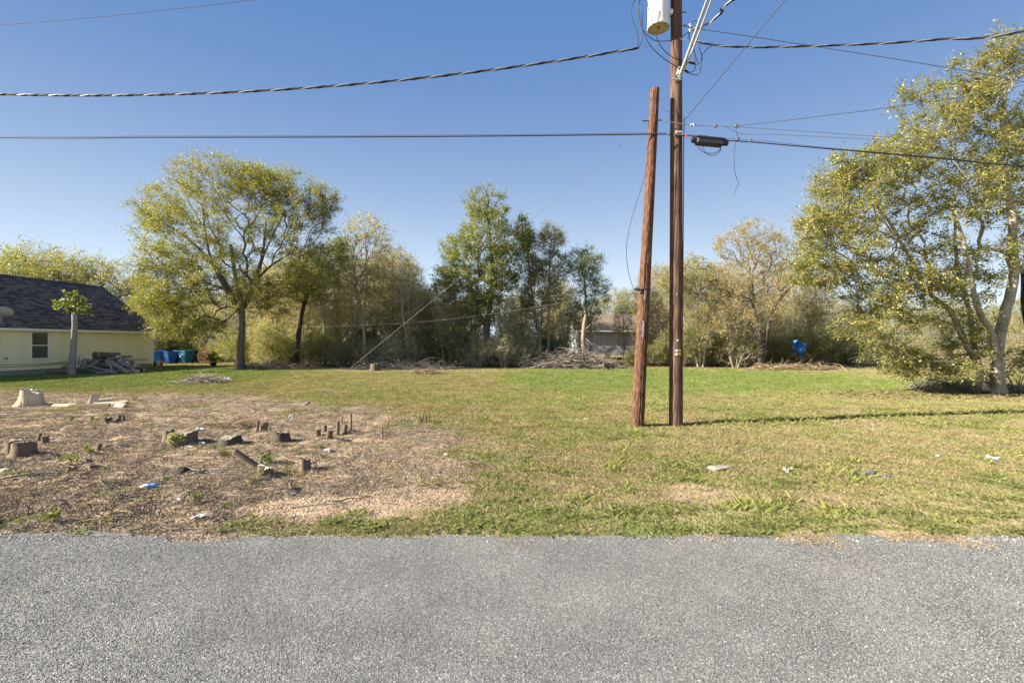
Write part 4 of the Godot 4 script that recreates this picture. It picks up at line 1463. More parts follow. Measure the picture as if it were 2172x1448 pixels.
	# splice case
	var sc := thing("splice_case", "black ribbed cable splice case slung under the strand beside the tall pole", "splice case", at_depth(1506, 298.5, 9.3))
	sc.rotation.z = -0.09
	var bm := MB.new()
	bm.box(Transform3D(Basis(), Vector3(0, -0.01, 0)), Vector3(0.52, 0.155, 0.16), Color.WHITE, 0.022)
	obj("case_body", bm.commit(), M.plastic_black, sc)
	bm = MB.new()
	bm.box(Transform3D(Basis(), Vector3(0, 0.035, 0)), Vector3(0.55, 0.02, 0.185), Color.WHITE, 0.006)
	obj("case_flange", bm.commit(), M.plastic_black, sc)
	for s in [-1, 1]:
		bm = MB.new()
		bm.tube(PackedVector3Array([Vector3(s * 0.255, -0.005, 0), Vector3(s * 0.29, -0.005, 0), Vector3(s * 0.345, 0, 0)]), PackedFloat32Array([0.055, 0.062, 0.06]), 14)
		obj("end_cap", bm.commit(), M.plastic_black, sc)
	for i in 5:
		bm = MB.new()
		bm.box(Transform3D(Basis(), Vector3(-0.2 + i * 0.1, 0.07, 0)), Vector3(0.05, 0.03, 0.05), Color.WHITE, 0.008)
		obj("hanger_clip", bm.commit(), M.steel_dark, sc)
	obj("cable_loop", wire_mesh([Vector3(-0.2, -0.07, 0), Vector3(-0.2, -0.16, 0.02), Vector3(-0.08, -0.24, 0.02), Vector3(0.1, -0.23, 0.02), Vector3(0.21, -0.15, 0), Vector3(0.22, -0.07, 0)], 0.006, 5), M.rubber, sc)
	obj("cable_loop", wire_mesh([Vector3(-0.13, -0.07, 0.03), Vector3(-0.12, -0.17, 0.03), Vector3(0.0, -0.28, 0.03), Vector3(0.14, -0.26, 0.03), Vector3(0.22, -0.16, 0.02), Vector3(0.2, -0.08, 0)], 0.006, 5), M.rubber, sc)
	for s in [[1471, 264.5, "knobbly grey strand grip beside the tall pole"], [1518, 267, "small dark clamp on the strand above the splice case"], [1562, 267, "dark clamp where the dangling wire leaves the strand"], [1564, 295.5, "brown clamp on the cable just past the splice case"], [1592, 298.5, "brown clamp farther along the cable past the splice case"], [1419, 283.5, "dark clamp on the telephone cable between the poles"]]:
		var mb := MB.new()
		var big: bool = s[0] == 1471
		mb.box(Transform3D(Basis(Vector3(0, 0, 1), -0.08), Vector3.ZERO), Vector3(0.11 if big else 0.05, 0.045 if big else 0.05, 0.04), Color.WHITE, 0.012)
		mb.box(Transform3D(Basis(Vector3(0, 0, 1), 0.3), Vector3(0.01, 0.0, 0.012)), Vector3(0.03, 0.07, 0.03), Color.WHITE, 0.006)
		var o := obj("strand_clamp", mb.commit(), M.galvanised if big else M.steel_dark)
		o.position = at_depth(s[0], s[1], 9.3)
		tag(o, s[2], "clamp")
	var red := MB.new()
	red.box(Transform3D(), Vector3(0.03, 0.07, 0.02), Color.WHITE, 0.004)
	var ro := obj("cable_tag", red.commit(), M.red_plastic)
	ro.position = at_depth(1457, 286.5, 9.28)
	tag(ro, "small red plastic tag on the cable beside the tall pole", "tag")


# ---------------------------------------------------------------- houses
func build_yellow_house() -> void:
	var h := Node3D.new()
	h.name = numbered("yellow_house")
	add_child(h)
	tag(h, "pale yellow sided house with dark shingle roof and one window facing the lot", "house")
	var L := 14.0
	var Wd := 8.0
	h.transform = Transform3D(Basis(Vector3(-0.102, 0, 0.995).normalized(), Vector3.UP, Vector3(-0.995, 0, -0.102).normalized()), Vector3(-23.9, -0.03, -32.2))
	var mb := MB.new()
	mb.box(Transform3D(Basis(), Vector3(L / 2, 0.14, Wd / 2 + 0.02)), Vector3(L - 0.04, 0.40, Wd - 0.04))
	obj("foundation", mb.commit(), M.concrete, h)
	# core walls with gables
	mb = MB.new()
	var y1 := 2.34
	var yr := 5.42
	mb.box(Transform3D(Basis(), Vector3(L / 2, (0.3 + y1) / 2, Wd / 2)), Vector3(L - 0.06, y1 - 0.3, Wd - 0.06))
	for x in [0.03, L - 0.03]:
		mb.tri(Vector3(x, y1, 0.03), Vector3(x, y1, Wd - 0.03), Vector3(x, yr - 0.12, Wd / 2))
	var wall := obj("wall", mb.commit(), M.siding, h)
	# lapped boards
	var e := 0.112
	var bmesh := MB.new()
	var cs := [Vector2(0.0, 0.0), Vector2(-0.020, 0.0), Vector2(-0.004, e + 0.012), Vector2(0.012, e + 0.012)]
	for i in 4:
		var a: Vector2 = cs[i]
		var b: Vector2 = cs[(i + 1) % 4]
		bmesh.quad(Vector3(0.05, a.y, a.x), Vector3(0.05, b.y, b.x), Vector3(L - 0.05, b.y, b.x), Vector3(L - 0.05, a.y, a.x))
	var bm := bmesh.commit()
	var k := 0
	while 0.27 + k * e < y1 - 0.1:
		var o := obj("siding_board", bm, M.siding, wall)
		o.position = Vector3(0, 0.27 + k * e, 0.026)
		k += 1
	# corner boards
	for x in [0.02, L - 0.02]:
		mb = MB.new()
		mb.box(Transform3D(Basis(), Vector3(x, (0.27 + y1) / 2, 0.03)), Vector3(0.10, y1 - 0.27, 0.10), Color.WHITE, 0.008)
		obj("corner_trim", mb.commit(), M.trim, h)
	# roof
	var zo := -0.36
	var yo := 2.36
	var slope := Vector3(0, yr - yo, Wd / 2 - zo)
	var sl := slope.length()
	var up := slope / sl
	var nrm := Vector3(0, up.z, -up.y)
	mb = MB.new()
	for side in 2:
		var f := func(x: float, t: float, lift: float) -> Vector3:
			var p := Vector3(x, yo, zo) + up * t + nrm * lift
			return p if side == 0 else Vector3(p.x, p.y, Wd - p.z)
		var a0: Vector3 = f.call(-0.3, 0.0, 0.0)
		var a1: Vector3 = f.call(L + 0.3, 0.0, 0.0)
		var a2: Vector3 = f.call(L + 0.3, sl, 0.0)
		var a3: Vector3 = f.call(-0.3, sl, 0.0)
		var d := Vector3(0, -0.12, 0)
		if side == 0:
			mb.quad(a1, a0, a3, a2)
			mb.quad(a0 + d, a1 + d, a2 + d, a3 + d)
		else:
			mb.quad(a0, a1, a2, a3)
			mb.quad(a1 + d, a0 + d, a3 + d, a2 + d)
		mb.quad(a0 + d, a0, a3, a3 + d)
		mb.quad(a1, a1 + d, a2 + d, a2)
	var roof := obj("roof", mb.commit(), M.roof_felt, h)
	var rng := RandomNumberGenerator.new()
	rng.seed = 77
	var sh := MB.new()
	var ce := 0.142
	var row := 0
	while row * ce < sl - 0.05:
		var x := -0.32 + (0.15 if row % 2 else 0.0)
		while x < L + 0.3:
			var w := 0.29 + rng.randf() * 0.02
			var x1 := minf(x + w, L + 0.31)
			var t := row * ce
			var g := 0.45 + 1.1 * rng.randf()
			var col := Color(0.19, 0.147, 0.122) * g
			var lift := 0.016 + 0.004 * rng.randf()
			var p := Vector3(0, yo, zo) + up * (t - 0.012)
			var q := Vector3(0, yo, zo) + up * minf(t + ce, sl)
			var v0 := Vector3(x, 0, 0)
			var v1 := Vector3(x1 - 0.006, 0, 0)
			sh.quad(p + v1 + nrm * lift, p + v0 + nrm * lift, q + v0 + nrm * 0.006, q + v1 + nrm * 0.006, col)
			sh.quad(p + v1 + nrm * 0.002, p + v0 + nrm * 0.002, p + v0 + nrm * lift, p + v1 + nrm * lift, col)
			x += w
		row += 1
	var so := obj("shingles", sh.commit(), M.shingle, roof)
	so.set_meta("kind", "stuff")
	mb = MB.new()
	mb.quad(Vector3(L + 0.31, yr - 0.06, Wd / 2 - 0.14), Vector3(-0.31, yr - 0.06, Wd / 2 - 0.14), Vector3(-0.31, yr + 0.045, Wd / 2), Vector3(L + 0.31, yr + 0.045, Wd / 2))
	mb.quad(Vector3(-0.31, yr - 0.06, Wd / 2 + 0.14), Vector3(L + 0.31, yr - 0.06, Wd / 2 + 0.14), Vector3(L + 0.31, yr + 0.045, Wd / 2), Vector3(-0.31, yr + 0.045, Wd / 2))
	obj("ridge_cap", mb.commit(), M.roof_felt, roof)
	mb = MB.new()
	mb.box(Transform3D(Basis(), Vector3(L / 2, yo - 0.062, zo + 0.01)), Vector3(L + 0.62, 0.115, 0.024), Color.WHITE, 0.004)
	obj("fascia", mb.commit(), M.trim, h)
	mb = MB.new()
	mb.box(Transform3D(Basis(), Vector3(L / 2, yo - 0.105, zo / 2 + 0.02)), Vector3(L + 0.5, 0.012, absf(zo) + 0.02))
	obj("soffit", mb.commit(), M.trim, h)
	# window
	var wc := Vector3(7.05, 1.50, 0)
	var win := Node3D.new()
	win.name = "window"
	h.add_child(win)
	win.position = wc
	for fr in [[Vector3(0, 0.69, 0), Vector3(0.90, 0.06, 0.07), "frame"], [Vector3(0, -0.69, 0), Vector3(0.90, 0.06, 0.07), "sill"], [Vector3(-0.42, 0, 0), Vector3(0.06, 1.318, 0.07), "frame"], [Vector3(0.42, 0, 0), Vector3(0.06, 1.318, 0.07), "frame"], [Vector3(0, 0.0, -0.004), Vector3(0.778, 0.05, 0.05), "meeting_rail"]]:
		mb = MB.new()
		mb.box(Transform3D(Basis(), fr[0] + Vector3(0, 0, -0.012)), fr[1], Color.WHITE, 0.006)
		obj(fr[2], mb.commit(), M.trim, win)
	for s in [-1, 1]:
		mb = MB.new()
		mb.box(Transform3D(Basis(), Vector3(0, s * 0.343, -0.012)), Vector3(0.776, 0.634, 0.006))
		obj("pane", mb.commit(), M.window_glass, win)
	mb = MB.new()
	for i in 16:
		var x := -0.385 + i * 0.048
		mb.quad(Vector3(x + 0.024, -0.66, 0.018), Vector3(x, -0.66, -0.002), Vector3(x, 0.66, -0.002), Vector3(x + 0.024, 0.66, 0.018))
		mb.quad(Vector3(x + 0.048, -0.66, -0.002), Vector3(x + 0.024, -0.66, 0.018), Vector3(x + 0.024, 0.66, 0.018), Vector3(x + 0.048, 0.66, -0.002))
	obj("curtain", mb.commit(), M.curtain, win)
	# cables along the wall
	for s in 2:
		var p := []
		for i in 16:
			var x := 0.4 + i * 0.88
			p.append(Vector3(x, 0.50 + s * 0.09 + 0.03 * sin(i * 1.3 + s) - 0.004 * i, -0.012))
		obj("wall_cable", wire_mesh(p, 0.010, 5, 4), M.rubber, h)
	mb = MB.new()
	mb.tube(PackedVector3Array([Vector3(8.62, 0.86, 0.0), Vector3(8.62, 0.86, -0.10), Vector3(8.62, 0.80, -0.13)]), PackedFloat32Array([0.02, 0.02, 0.016]), 8)
	mb.box(Transform3D(Basis(), Vector3(8.62, 0.9, -0.08)), Vector3(0.09, 0.02, 0.02))
	obj("hose_tap", mb.commit(), M.steel_dark, h)
	# satellite dish on the roof edge
	var T := h.transform
	var foot := T * (Vector3(8.86, yo, zo) + up * 0.34 + nrm * 0.02)
	var ds := thing("satellite_dish", "grey oval satellite dish on the eave of the yellow house", "satellite dish", foot)
	mb = MB.new()
	var prof := []
	for i in 9:
		var r := i / 8.0
		prof.append(Vector2(r, 0.13 * r * r))
	mb.lathe(prof, 32)
	var dish := obj("reflector", mb.commit(), M.dish, ds)
	dish.transform = Transform3D(Basis(Vector3(0, 1, 0), 0.5) * Basis(Vector3(1, 0, 0), -1.05) * Basis.from_scale(Vector3(0.38, 0.8, 0.29)), Vector3(0.0, 0.52, -0.05))
	mb = MB.new()
	mb.tube(PackedVector3Array([Vector3.ZERO, Vector3(0.0, 0.25, 0.0), Vector3(0.0, 0.48, -0.03)]), PackedFloat32Array([0.024, 0.024, 0.024]), 8)
	obj("mast", mb.commit(), M.steel, ds)
	mb = MB.new()
	mb.tube(PackedVector3Array([Vector3(0.0, 0.36, 0.0), Vector3(0.16, 0.22, 0.22), Vector3(0.22, 0.28, 0.36)]), PackedFloat32Array([0.016, 0.016, 0.02]), 8)
	obj("feed_arm", mb.commit(), M.steel, ds)
	mb = MB.new()
	mb.box(Transform3D(Basis(), Vector3(0, 0.005, 0)), Vector3(0.16, 0.02, 0.16))
	obj("foot_plate", mb.commit(), M.steel, ds)


func build_white_house() -> void:
	var D := 46.0
	var h := Node3D.new()
	h.name = numbered("white_house")
	add_child(h)
	var x0 := (1226 - CX) / FOC * D
	h.position = Vector3(x0, -0.02, -D)
	tag(h, "weathered white clapboard house with brown roof raised on piers behind the thicket", "house")
	var L := 13.5
	var Wd := 7.0
	var mb := MB.new()
	mb.box(Transform3D(Basis(), Vector3(L / 2, 1.78, -Wd / 2)), Vector3(L, 2.2, Wd))
	for x in [0.0, L]:
		mb.tri(Vector3(x, 2.88, 0), Vector3(x, 2.88, -Wd), Vector3(x, 4.5, -Wd / 2))
	var wall := obj("wall", mb.commit(), M.old_white, h)
	var bmesh := MB.new()
	var e := 0.15
	bmesh.quad(Vector3(0.06, 0, 0.028), Vector3(L - 0.06, 0, 0.028), Vector3(L - 0.06, e, 0.006), Vector3(0.06, e, 0.006))
	bmesh.quad(Vector3(0.06, 0, 0.0), Vector3(L - 0.06, 0, 0.0), Vector3(L - 0.06, 0, 0.028), Vector3(0.06, 0, 0.028))
	var bm := bmesh.commit()
	for k in 14:
		var o := obj("siding_board", bm, M.old_white, wall)
		o.position = Vector3(0, 0.72 + k * e, 0.002)
	for x in [0.0, L]:
		mb = MB.new()
		mb.box(Transform3D(Basis(), Vector3(x, 1.78, 0.0)), Vector3(0.12, 2.2, 0.12))
		obj("corner_trim", mb.commit(), M.trim, h)
	mb = MB.new()
	for s in [1.0, -1.0]:
		var z0 := 0.45 if s > 0 else -Wd - 0.45
		var zr := -Wd / 2
		var a := Vector3(-0.4, 2.78, z0)
		var b := Vector3(L + 0.4, 2.78, z0)
		var c := Vector3(L + 0.4, 4.55, zr)
		var d := Vector3(-0.4, 4.55, zr)
		var dn := Vector3(0, -0.1, 0)
		if s > 0:
			mb.quad(a, b, c, d)
			mb.quad(b + dn, a + dn, d + dn, c + dn)
		else:
			mb.quad(b, a, d, c)
			mb.quad(a + dn, b + dn, c + dn, d + dn)
		mb.quad(a + dn, b + dn, b, a)
	obj("roof", mb.commit(), M.roof_brown, h)
	mb = MB.new()
	mb.box(Transform3D(Basis(), Vector3(L / 2, 2.72, 0.46)), Vector3(L + 0.8, 0.10, 0.03))
	obj("fascia", mb.commit(), M.trim, h)
	for s in [1.0, -1.0]:
		mb = MB.new()
		var a := Vector3(-0.43, 2.70, 0.5 if s > 0 else -Wd - 0.5)
		var b := Vector3(-0.43, 4.5, -Wd / 2)
		mb.quad(a, a + Vector3(0, 0.16, 0), b + Vector3(0, 0.16, 0), b)
		mb.quad(b + Vector3(0.03, 0, 0), b + Vector3(0.03, 0.16, 0), a + Vector3(0.03, 0.16, 0), a + Vector3(0.03, 0, 0))
		obj("barge_board", mb.commit(), M.trim, h)
	for k in 6:
		mb = MB.new()
		mb.box(Transform3D(Basis(), Vector3(0.3 + k * 2.55, 0.34, -0.25)), Vector3(0.4, 0.70, 0.4), Color.WHITE, 0.02)
		obj("pier", mb.commit(), M.concrete, h)
	mb = MB.new()
	mb.box(Transform3D(Basis(), Vector3(L / 2, 0.62, 0.02)), Vector3(L, 0.14, 0.05))
	obj("skirt_board", mb.commit(), M.old_white, h)


# ---------------------------------------------------------------- things in the yard by the house
func log_mesh(rng: RandomNumberGenerator, length: float, r: float, bend: float) -> Array:
	var p := PackedVector3Array()
	var rr := PackedFloat32Array()
	var n := 7
	var off := Vector3(0, rng.randfn() * bend, rng.randfn() * bend)
	for i in n:
		var t := float(i) / (n - 1)
		p.append(Vector3((t - 0.5) * length, 0, 0) + off * sin(PI * t) + Vector3(0, rng.randfn(), rng.randfn()) * r * 0.08)
		rr.append(r * (1.05 - 0.22 * t) * (1.0 + 0.06 * rng.randfn()))
	var mb := MB.new()
	mb.tube(p, rr, 12, Color.WHITE, false, 0.05)
	var cut := MB.new()
	for end in [0, n - 1]:
		var d := (p[1] - p[0]).normalized() if end == 0 else (p[n - 1] - p[n - 2]).normalized()
		var c := p[end] + (-d if end == 0 else d) * 0.004
		var e1 := d.cross(Vector3(0.1, 0.2, 1)).normalized()
		var e2 := d.cross(e1)
		for j in 14:
			var a0 := TAU * j / 14.0
			var a1 := TAU * (j + 1) / 14.0
			var q0 := c + (e1 * cos(a0) + e2 * sin(a0)) * rr[end] * 1.01
			var q1 := c + (e1 * cos(a1) + e2 * sin(a1)) * rr[end] * 1.01
			if end == 0:
				cut.tri(c, q1, q0)
			else:
				cut.tri(c, q0, q1)
	return [mb.commit(), cut.commit()]


func build_yard() -> void:
	var rng := RandomNumberGenerator.new()
	rng.seed = 21
	# the topped trunk with sprouts
	var b := ground_point(158, 793)
	var q := -b.z / FOC
	var L := func(px: float, py: float, z: float) -> Vector3: return Vector3((px - 158) * q, (793 - py) * q, z)
	var t := thing("topped_trunk", "pale topped tree trunk with a tuft of new leaves in front of the yellow house", "tree trunk", b)
	var mb := MB.new()
	mb.tube(PackedVector3Array([L.call(153, 796, 0), L.call(152, 785, 0), L.call(153, 760, 0), L.call(156, 720, 0), L.call(157.5, 690, 0), L.call(157.5, 664, 0)]), PackedFloat32Array([0.21, 0.165, 0.145, 0.128, 0.118, 0.125]), 16, Color(0.42, 0.385, 0.33), true, 0.045)
	obj("trunk", mb.commit(), M.palebark, t)
	var sk_pts := in_ellipsoids(rng, [[L.call(158, 650, 0), Vector3(0.75, 0.42, 0.6), 1.0], [L.call(156, 632, 0), Vector3(0.3, 0.45, 0.3), 0.5], [L.call(130, 642, 0), Vector3(0.42, 0.2, 0.3), 0.3]], 60)
	var sk := grow(rng, [[L.call(157.5, 668, 0), L.call(157.5, 660, 0), L.call(157, 655, 0)]], sk_pts, {"fork": 0.5, "step": 0.2, "tip": 0.006})
	var w := wood_meshes(sk, 0.5, func(_p, _r): return Color(0.22, 0.19, 0.13))
	obj("sprouts", w[1], M.twigwood, t)
	obj("leaf_tuft", leaf_mesh(rng, sk, 900, 0.12, [Color(0.22, 0.25, 0.07), Color(0.30, 0.31, 0.09), Color(0.16, 0.19, 0.05)], {"spread": 0.22, "per": 7, "wide": 0.36, "droop": 0.35}), M.leaf, t)
	# logs in a heap beside it
	var hc := ground_point(222, 790)
	var heap := [
		# x, depth offset (towards the camera +), height, length, radius, yaw, roll
		[-0.2, 0.2, 0.10, 1.9, 0.11, 0.1, 0.0], [0.5, 0.1, 0.12, 2.0, 0.12, -0.15, 0.0], [-0.5, -0.2, 0.12, 1.8, 0.12, 0.05, 0.0], [0.4, -0.35, 0.11, 2.1, 0.11, 0.2, 0.0], [0.9, -0.1, 0.10, 1.5, 0.10, -0.35, 0.0],
		[0.0, 0.1, 0.33, 1.7, 0.11, 0.25, 0.02], [0.5, -0.1, 0.34, 1.8, 0.10, -0.1, -0.03], [-0.4, -0.1, 0.33, 1.4, 0.10, -0.3, 0.05], [0.2, -0.4, 0.32, 1.8, 0.11, 0.12, 0.0], [0.9, 0.1, 0.3, 1.2, 0.08, 0.5, -0.1],
		[0.1, 0.0, 0.54, 1.5, 0.11, -0.2, 0.0], [0.45, -0.15, 0.53, 1.4, 0.10, 0.2, -0.06], [-0.3, 0.05, 0.50, 1.1, 0.09, 0.6, 0.12], [0.75, 0.0, 0.50, 1.2, 0.08, -0.5, -0.12],
		[0.15, 0.05, 0.76, 1.15, 0.125, 0.08, -0.02], [0.5, -0.2, 0.72, 1.0, 0.08, 0.4, 0.0], [-0.1, -0.3, 0.7, 0.9, 0.07, -0.5, 0.05]]
	var names := {14: "thick brown log lying on the very top of the heap", 0: "", 1: ""}
	for i in heap.size():
		var e: Array = heap[i]
		var lg := thing("cut_log", names.get(i) if names.get(i) else ["weathered grey log in the bottom layer of the heap before the yellow wall", "weathered log in the second layer of the heap before the yellow wall", "weathered log in the third layer of the heap before the yellow wall", "short log resting on top of the heap beside the thick brown log"][0 if i < 5 else (1 if i < 10 else (2 if i < 14 else 3))], "log", hc + Vector3(e[0] * 1.25, e[2] * 1.28 - 0.02, e[1]), e[5], "logs heaped before the yellow wall")
		lg.rotation.z = e[6]
		var m := log_mesh(rng, e[3] * 1.15, e[4] * 1.25, 0.05)
		obj("bark_log", m[0], M.log_brown if i in [14, 10, 5, 3] else M.log_grey, lg)
		obj("cut_end", m[1], M.cut_pale, lg)
	# logs propped against the heap, seen one by one
	for e in [["long grey log sloping down from the topped trunk to the grass", [160, 782, 0.5], [205, 799, 0.0], 0.085],
			["flat grey plank-like log propped upright against the heap", [226, 764, 0.35], [238, 797, 0.55], 0.085],
			["thick mottled log sloping off the end of the heap", [234, 768, 0.2], [268, 793, 0.4], 0.13],
			["short light log standing on end against the heap", [181, 760, 0.35], [176, 782, 0.45], 0.13],
			["pale split log slanting up beside the standing log", [184, 779, 0.55], [207, 767, 0.3], 0.085],
			["crooked grey limb lying across the face of the heap", [196, 778, 0.6], [232, 786, 0.65], 0.06],
			["dark thin limb sticking up beside the topped trunk", [167, 776, 0.2], [167, 757, 0.1], 0.03],
			["short stub branch pointing up from the top of the heap", [209, 757, 0.1], [212, 746, 0.1], 0.035],
			["straight pale limb jutting sideways from the top layer", [228, 760, 0.2], [252, 756, 0.1], 0.05],
			["rough brown limb lying low along the heap's foot", [205, 793, 0.75], [246, 797, 0.7], 0.07],
			["dark weathered limb running down the far side of the heap", [250, 766, 0.0], [281, 780, 0.1], 0.08],
			["stout grey log lying low at the far foot of the heap", [248, 787, 0.2], [288, 789, 0.15], 0.11],
			["thin bent limb poking out of the heap's far end", [255, 778, 0.2], [271, 767, 0.1], 0.04],
			["long bare limb lying from the topped trunk out over the grass", [147, 772, 0.1], [120, 786, 0.3], 0.055],
			["long silvery limb lying on the grass in front of the window", [150, 786, 0.4], [52, 803, 0.0], 0.07]]:
		var base := -hc.z - 0.5
		var p0 := at_depth(e[1][0], e[1][1], base - e[1][2])
		var p1 := at_depth(e[2][0], e[2][1], base - e[2][2])
		p0.y = maxf(p0.y, H(p0.x, -p0.z) + e[3] * 0.8)
		p1.y = maxf(p1.y, H(p1.x, -p1.z) + e[3] * 0.8)
		var lg := thing("propped_log", e[0], "log", (p0 + p1) * 0.5)
		var ax := (p1 - p0).normalized()
		var zz := ax.cross(Vector3.UP).normalized()
		lg.transform.basis = Basis(ax, zz.cross(ax), zz)
		var m := log_mesh(rng, p0.distance_to(p1), e[3], 0.03)
		obj("bark_log", m[0], M.log_grey, lg)
		obj("cut_end", m[1], M.cut_pale, lg)
	# chunks of bark litter at the trunk's foot
	# bins
	var bin_mesh := func(w: float, dp: float, hgt: float) -> ArrayMesh:
		var m := MB.new()
		var a := Vector2(w * 0.40, dp * 0.38)
		var c := Vector2(w * 0.5, dp * 0.5)
		var y0 := 0.06
		var pts := [[a, y0], [c, hgt * 0.9]]
		for i in 4:
			var s0: Vector2 = [Vector2(-1, 1), Vector2(1, 1), Vector2(1, -1), Vector2(-1, -1)][i]
			var s1: Vector2 = [Vector2(1, 1), Vector2(1, -1), Vector2(-1, -1), Vector2(-1, 1)][i]
			m.quad(Vector3(s0.x * a.x, y0, s0.y * a.y), Vector3(s1.x * a.x, y0, s1.y * a.y), Vector3(s1.x * c.x, hgt * 0.9, s1.y * c.y), Vector3(s0.x * c.x, hgt * 0.9, s0.y * c.y))
		m.quad(Vector3(-a.x, y0, -a.y), Vector3(a.x, y0, -a.y), Vector3(a.x, y0, a.y), Vector3(-a.x, y0, a.y))
		m.box(Transform3D(Basis(), Vector3(0, hgt * 0.905, 0)), Vector3(w * 1.06, 0.05, dp * 1.06), Color.WHITE, 0.012)
		return m.commit()
	var bins := [[336, 747, 39.0, 0.1, "bright blue wheeled bin half hidden by the corner of the yellow house", 0.95, M.bin_blue, false], [361, 748, 38.2, -0.5, "bright blue wheeled bin turned aside between the other two bins", 0.95, M.bin_blue, false], [394, 744.5, 38.2, -0.35, "dark teal blue lidded bin with a white emblem", 1.0, M.bin_teal, true]]
	for e in bins:
		var hgt := 1.02
		var p := on_ground((e[0] - CX) / FOC * e[2], e[2])
		var bn := thing("wheeled_bin", e[4], "bin", p, e[3])
		obj("body", bin_mesh.call(0.72 * e[5], 0.74 * e[5], hgt), e[6], bn)
		var m := MB.new()
		if e[7]:
			m.box(Transform3D(Basis(Vector3(1, 0, 0), 0.03), Vector3(0, hgt * 0.955, 0)), Vector3(0.76, 0.05, 0.78), Color.WHITE, 0.02)
			obj("lid", m.commit(), e[6], bn)
			m = MB.new()
			m.lathe([Vector2(0.0, 0.004), Vector2(0.06, 0.004), Vector2(0.06, 0.0)], 16, Transform3D(Basis(Vector3(1, 0, 0), PI / 2 - 0.1), Vector3(0.02, 0.72, 0.352)))
			obj("emblem", m.commit(), M.tag_white, bn)
			m = MB.new()
			m.box(Transform3D(Basis(Vector3(1, 0, 0), 0.1), Vector3(-0.2, 0.52, 0.332)), Vector3(0.09, 0.14, 0.006))
			obj("sticker", m.commit(), M.tag_white, bn)
		else:
			m.box(Transform3D(Basis(Vector3(1, 0, 0), 0.2), Vector3(0, hgt * 0.55, -0.44)), Vector3(0.72, 0.8, 0.04), Color.WHITE, 0.015)
			obj("open_lid", m.commit(), e[6], bn)
		m = MB.new()
		m.tube(PackedVector3Array([Vector3(-0.34, hgt * 0.97, -0.42), Vector3(0.34, hgt * 0.97, -0.42)]), PackedFloat32Array([0.018, 0.018]), 8)
		obj("handle", m.commit(), e[6], bn)
		for s in [-1, 1]:
			m = MB.new()
			m.tube(PackedVector3Array([Vector3(s * 0.33, 0.12, -0.3), Vector3(s * 0.38, 0.12, -0.3)]), PackedFloat32Array([0.12, 0.12]), 18)
			obj("wheel", m.commit(), M.rubber, bn)
	var bk := thing("black_bin", "black wheeled bin tucked behind the dark teal bin", "bin", on_ground((408.0 - CX) / FOC * 38.7, 38.7), -0.3)
	obj("body", bin_mesh.call(0.5, 0.55, 1.02), M.plastic_black, bk)
	var lm := MB.new()
	lm.box(Transform3D(Basis(), Vector3(0, 0.98, 0)), Vector3(0.55, 0.05, 0.6), Color.WHITE, 0.02)
	obj("lid", lm.commit(), M.plastic_black, bk)
	for s in [-1, 1]:
		lm = MB.new()
		lm.tube(PackedVector3Array([Vector3(s * 0.23, 0.1, -0.2), Vector3(s * 0.27, 0.1, -0.2)]), PackedFloat32Array([0.1, 0.1]), 16)
		obj("wheel", lm.commit(), M.rubber, bk)
	# wooden chair
	var cp := on_ground((436.0 - CX) / FOC * 37.2, 37.2)
	var ch := thing("wooden_armchair", "reddish brown wooden armchair with curved back at the edge of the woods", "chair", cp, 0.12)
	var P := [["leg", Vector3(-0.34, 0.45, 0.28), Vector3(0.07, 0.9, 0.07)], ["leg", Vector3(0.34, 0.45, 0.28), Vector3(0.07, 0.9, 0.07)], ["leg", Vector3(-0.26, 0.5, -0.3), Vector3(0.07, 1.15, 0.07)], ["leg", Vector3(0.36, 0.5, -0.3), Vector3(0.07, 1.15, 0.07)], ["seat", Vector3(0, 0.40, 0), Vector3(0.74, 0.05, 0.6)], ["front_rail", Vector3(0, 0.24, 0.29), Vector3(0.64, 0.07, 0.04)], ["arm", Vector3(-0.42, 0.68, 0), Vector3(0.22, 0.04, 0.72)], ["arm", Vector3(0.44, 0.66, 0), Vector3(0.22, 0.04, 0.72)]]
	for e in P:
		mb = MB.new()
		mb.box(Transform3D(Basis(), e[1]), e[2], Color.WHITE, 0.008)
		obj(e[0], mb.commit(), M.chair_wood, ch)
	mb = MB.new()
	var arc := PackedVector3Array()
	var rr := PackedFloat32Array()
	for i in 11:
		var a := PI * i / 10.0
		arc.append(Vector3(-0.34 * cos(a), 0.66 + 0.22 * sin(a), 0.24))
		rr.append(0.045)
	mb.tube(arc, rr, 8)
	obj("curved_back_rail", mb.commit(), M.chair_wood, ch)
	for i in 4:
		mb = MB.new()
		mb.box(Transform3D(Basis(), Vector3(-0.21 + i * 0.14, 0.72, -0.27)), Vector3(0.10, 0.6, 0.02), Color.WHITE, 0.004)
		obj("back_slat", mb.commit(), M.chair_wood, ch)
	# buckets, pot
	for e in [[333.5, 34.0, 0.17, 0.34, M.bucket_white, "white plastic bucket at the corner of the yellow house"], [341, 34.3, 0.14, 0.28, M.bucket_orange, "orange plastic bucket beside the white bucket"], [327, 33.6, 0.10, 0.34, M.plastic_black, "black plastic container tight against the yellow house corner"]]:
		var bp := on_ground((e[0] - CX) / FOC * e[1], e[1])
		var bu := thing("bucket", e[5], "bucket", bp)
		mb = MB.new()
		var r: float = e[2]
		var hh: float = e[3]
		mb.lathe([Vector2(0.0, 0.0), Vector2(r * 0.82, 0.0), Vector2(r * 0.97, hh * 0.9), Vector2(r * 1.05, hh * 0.9), Vector2(r * 1.05, hh), Vector2(r * 0.93, hh), Vector2(r * 0.78, 0.03), Vector2(0.0, 0.03)], 20)
		obj("pail", mb.commit(), e[4], bu)
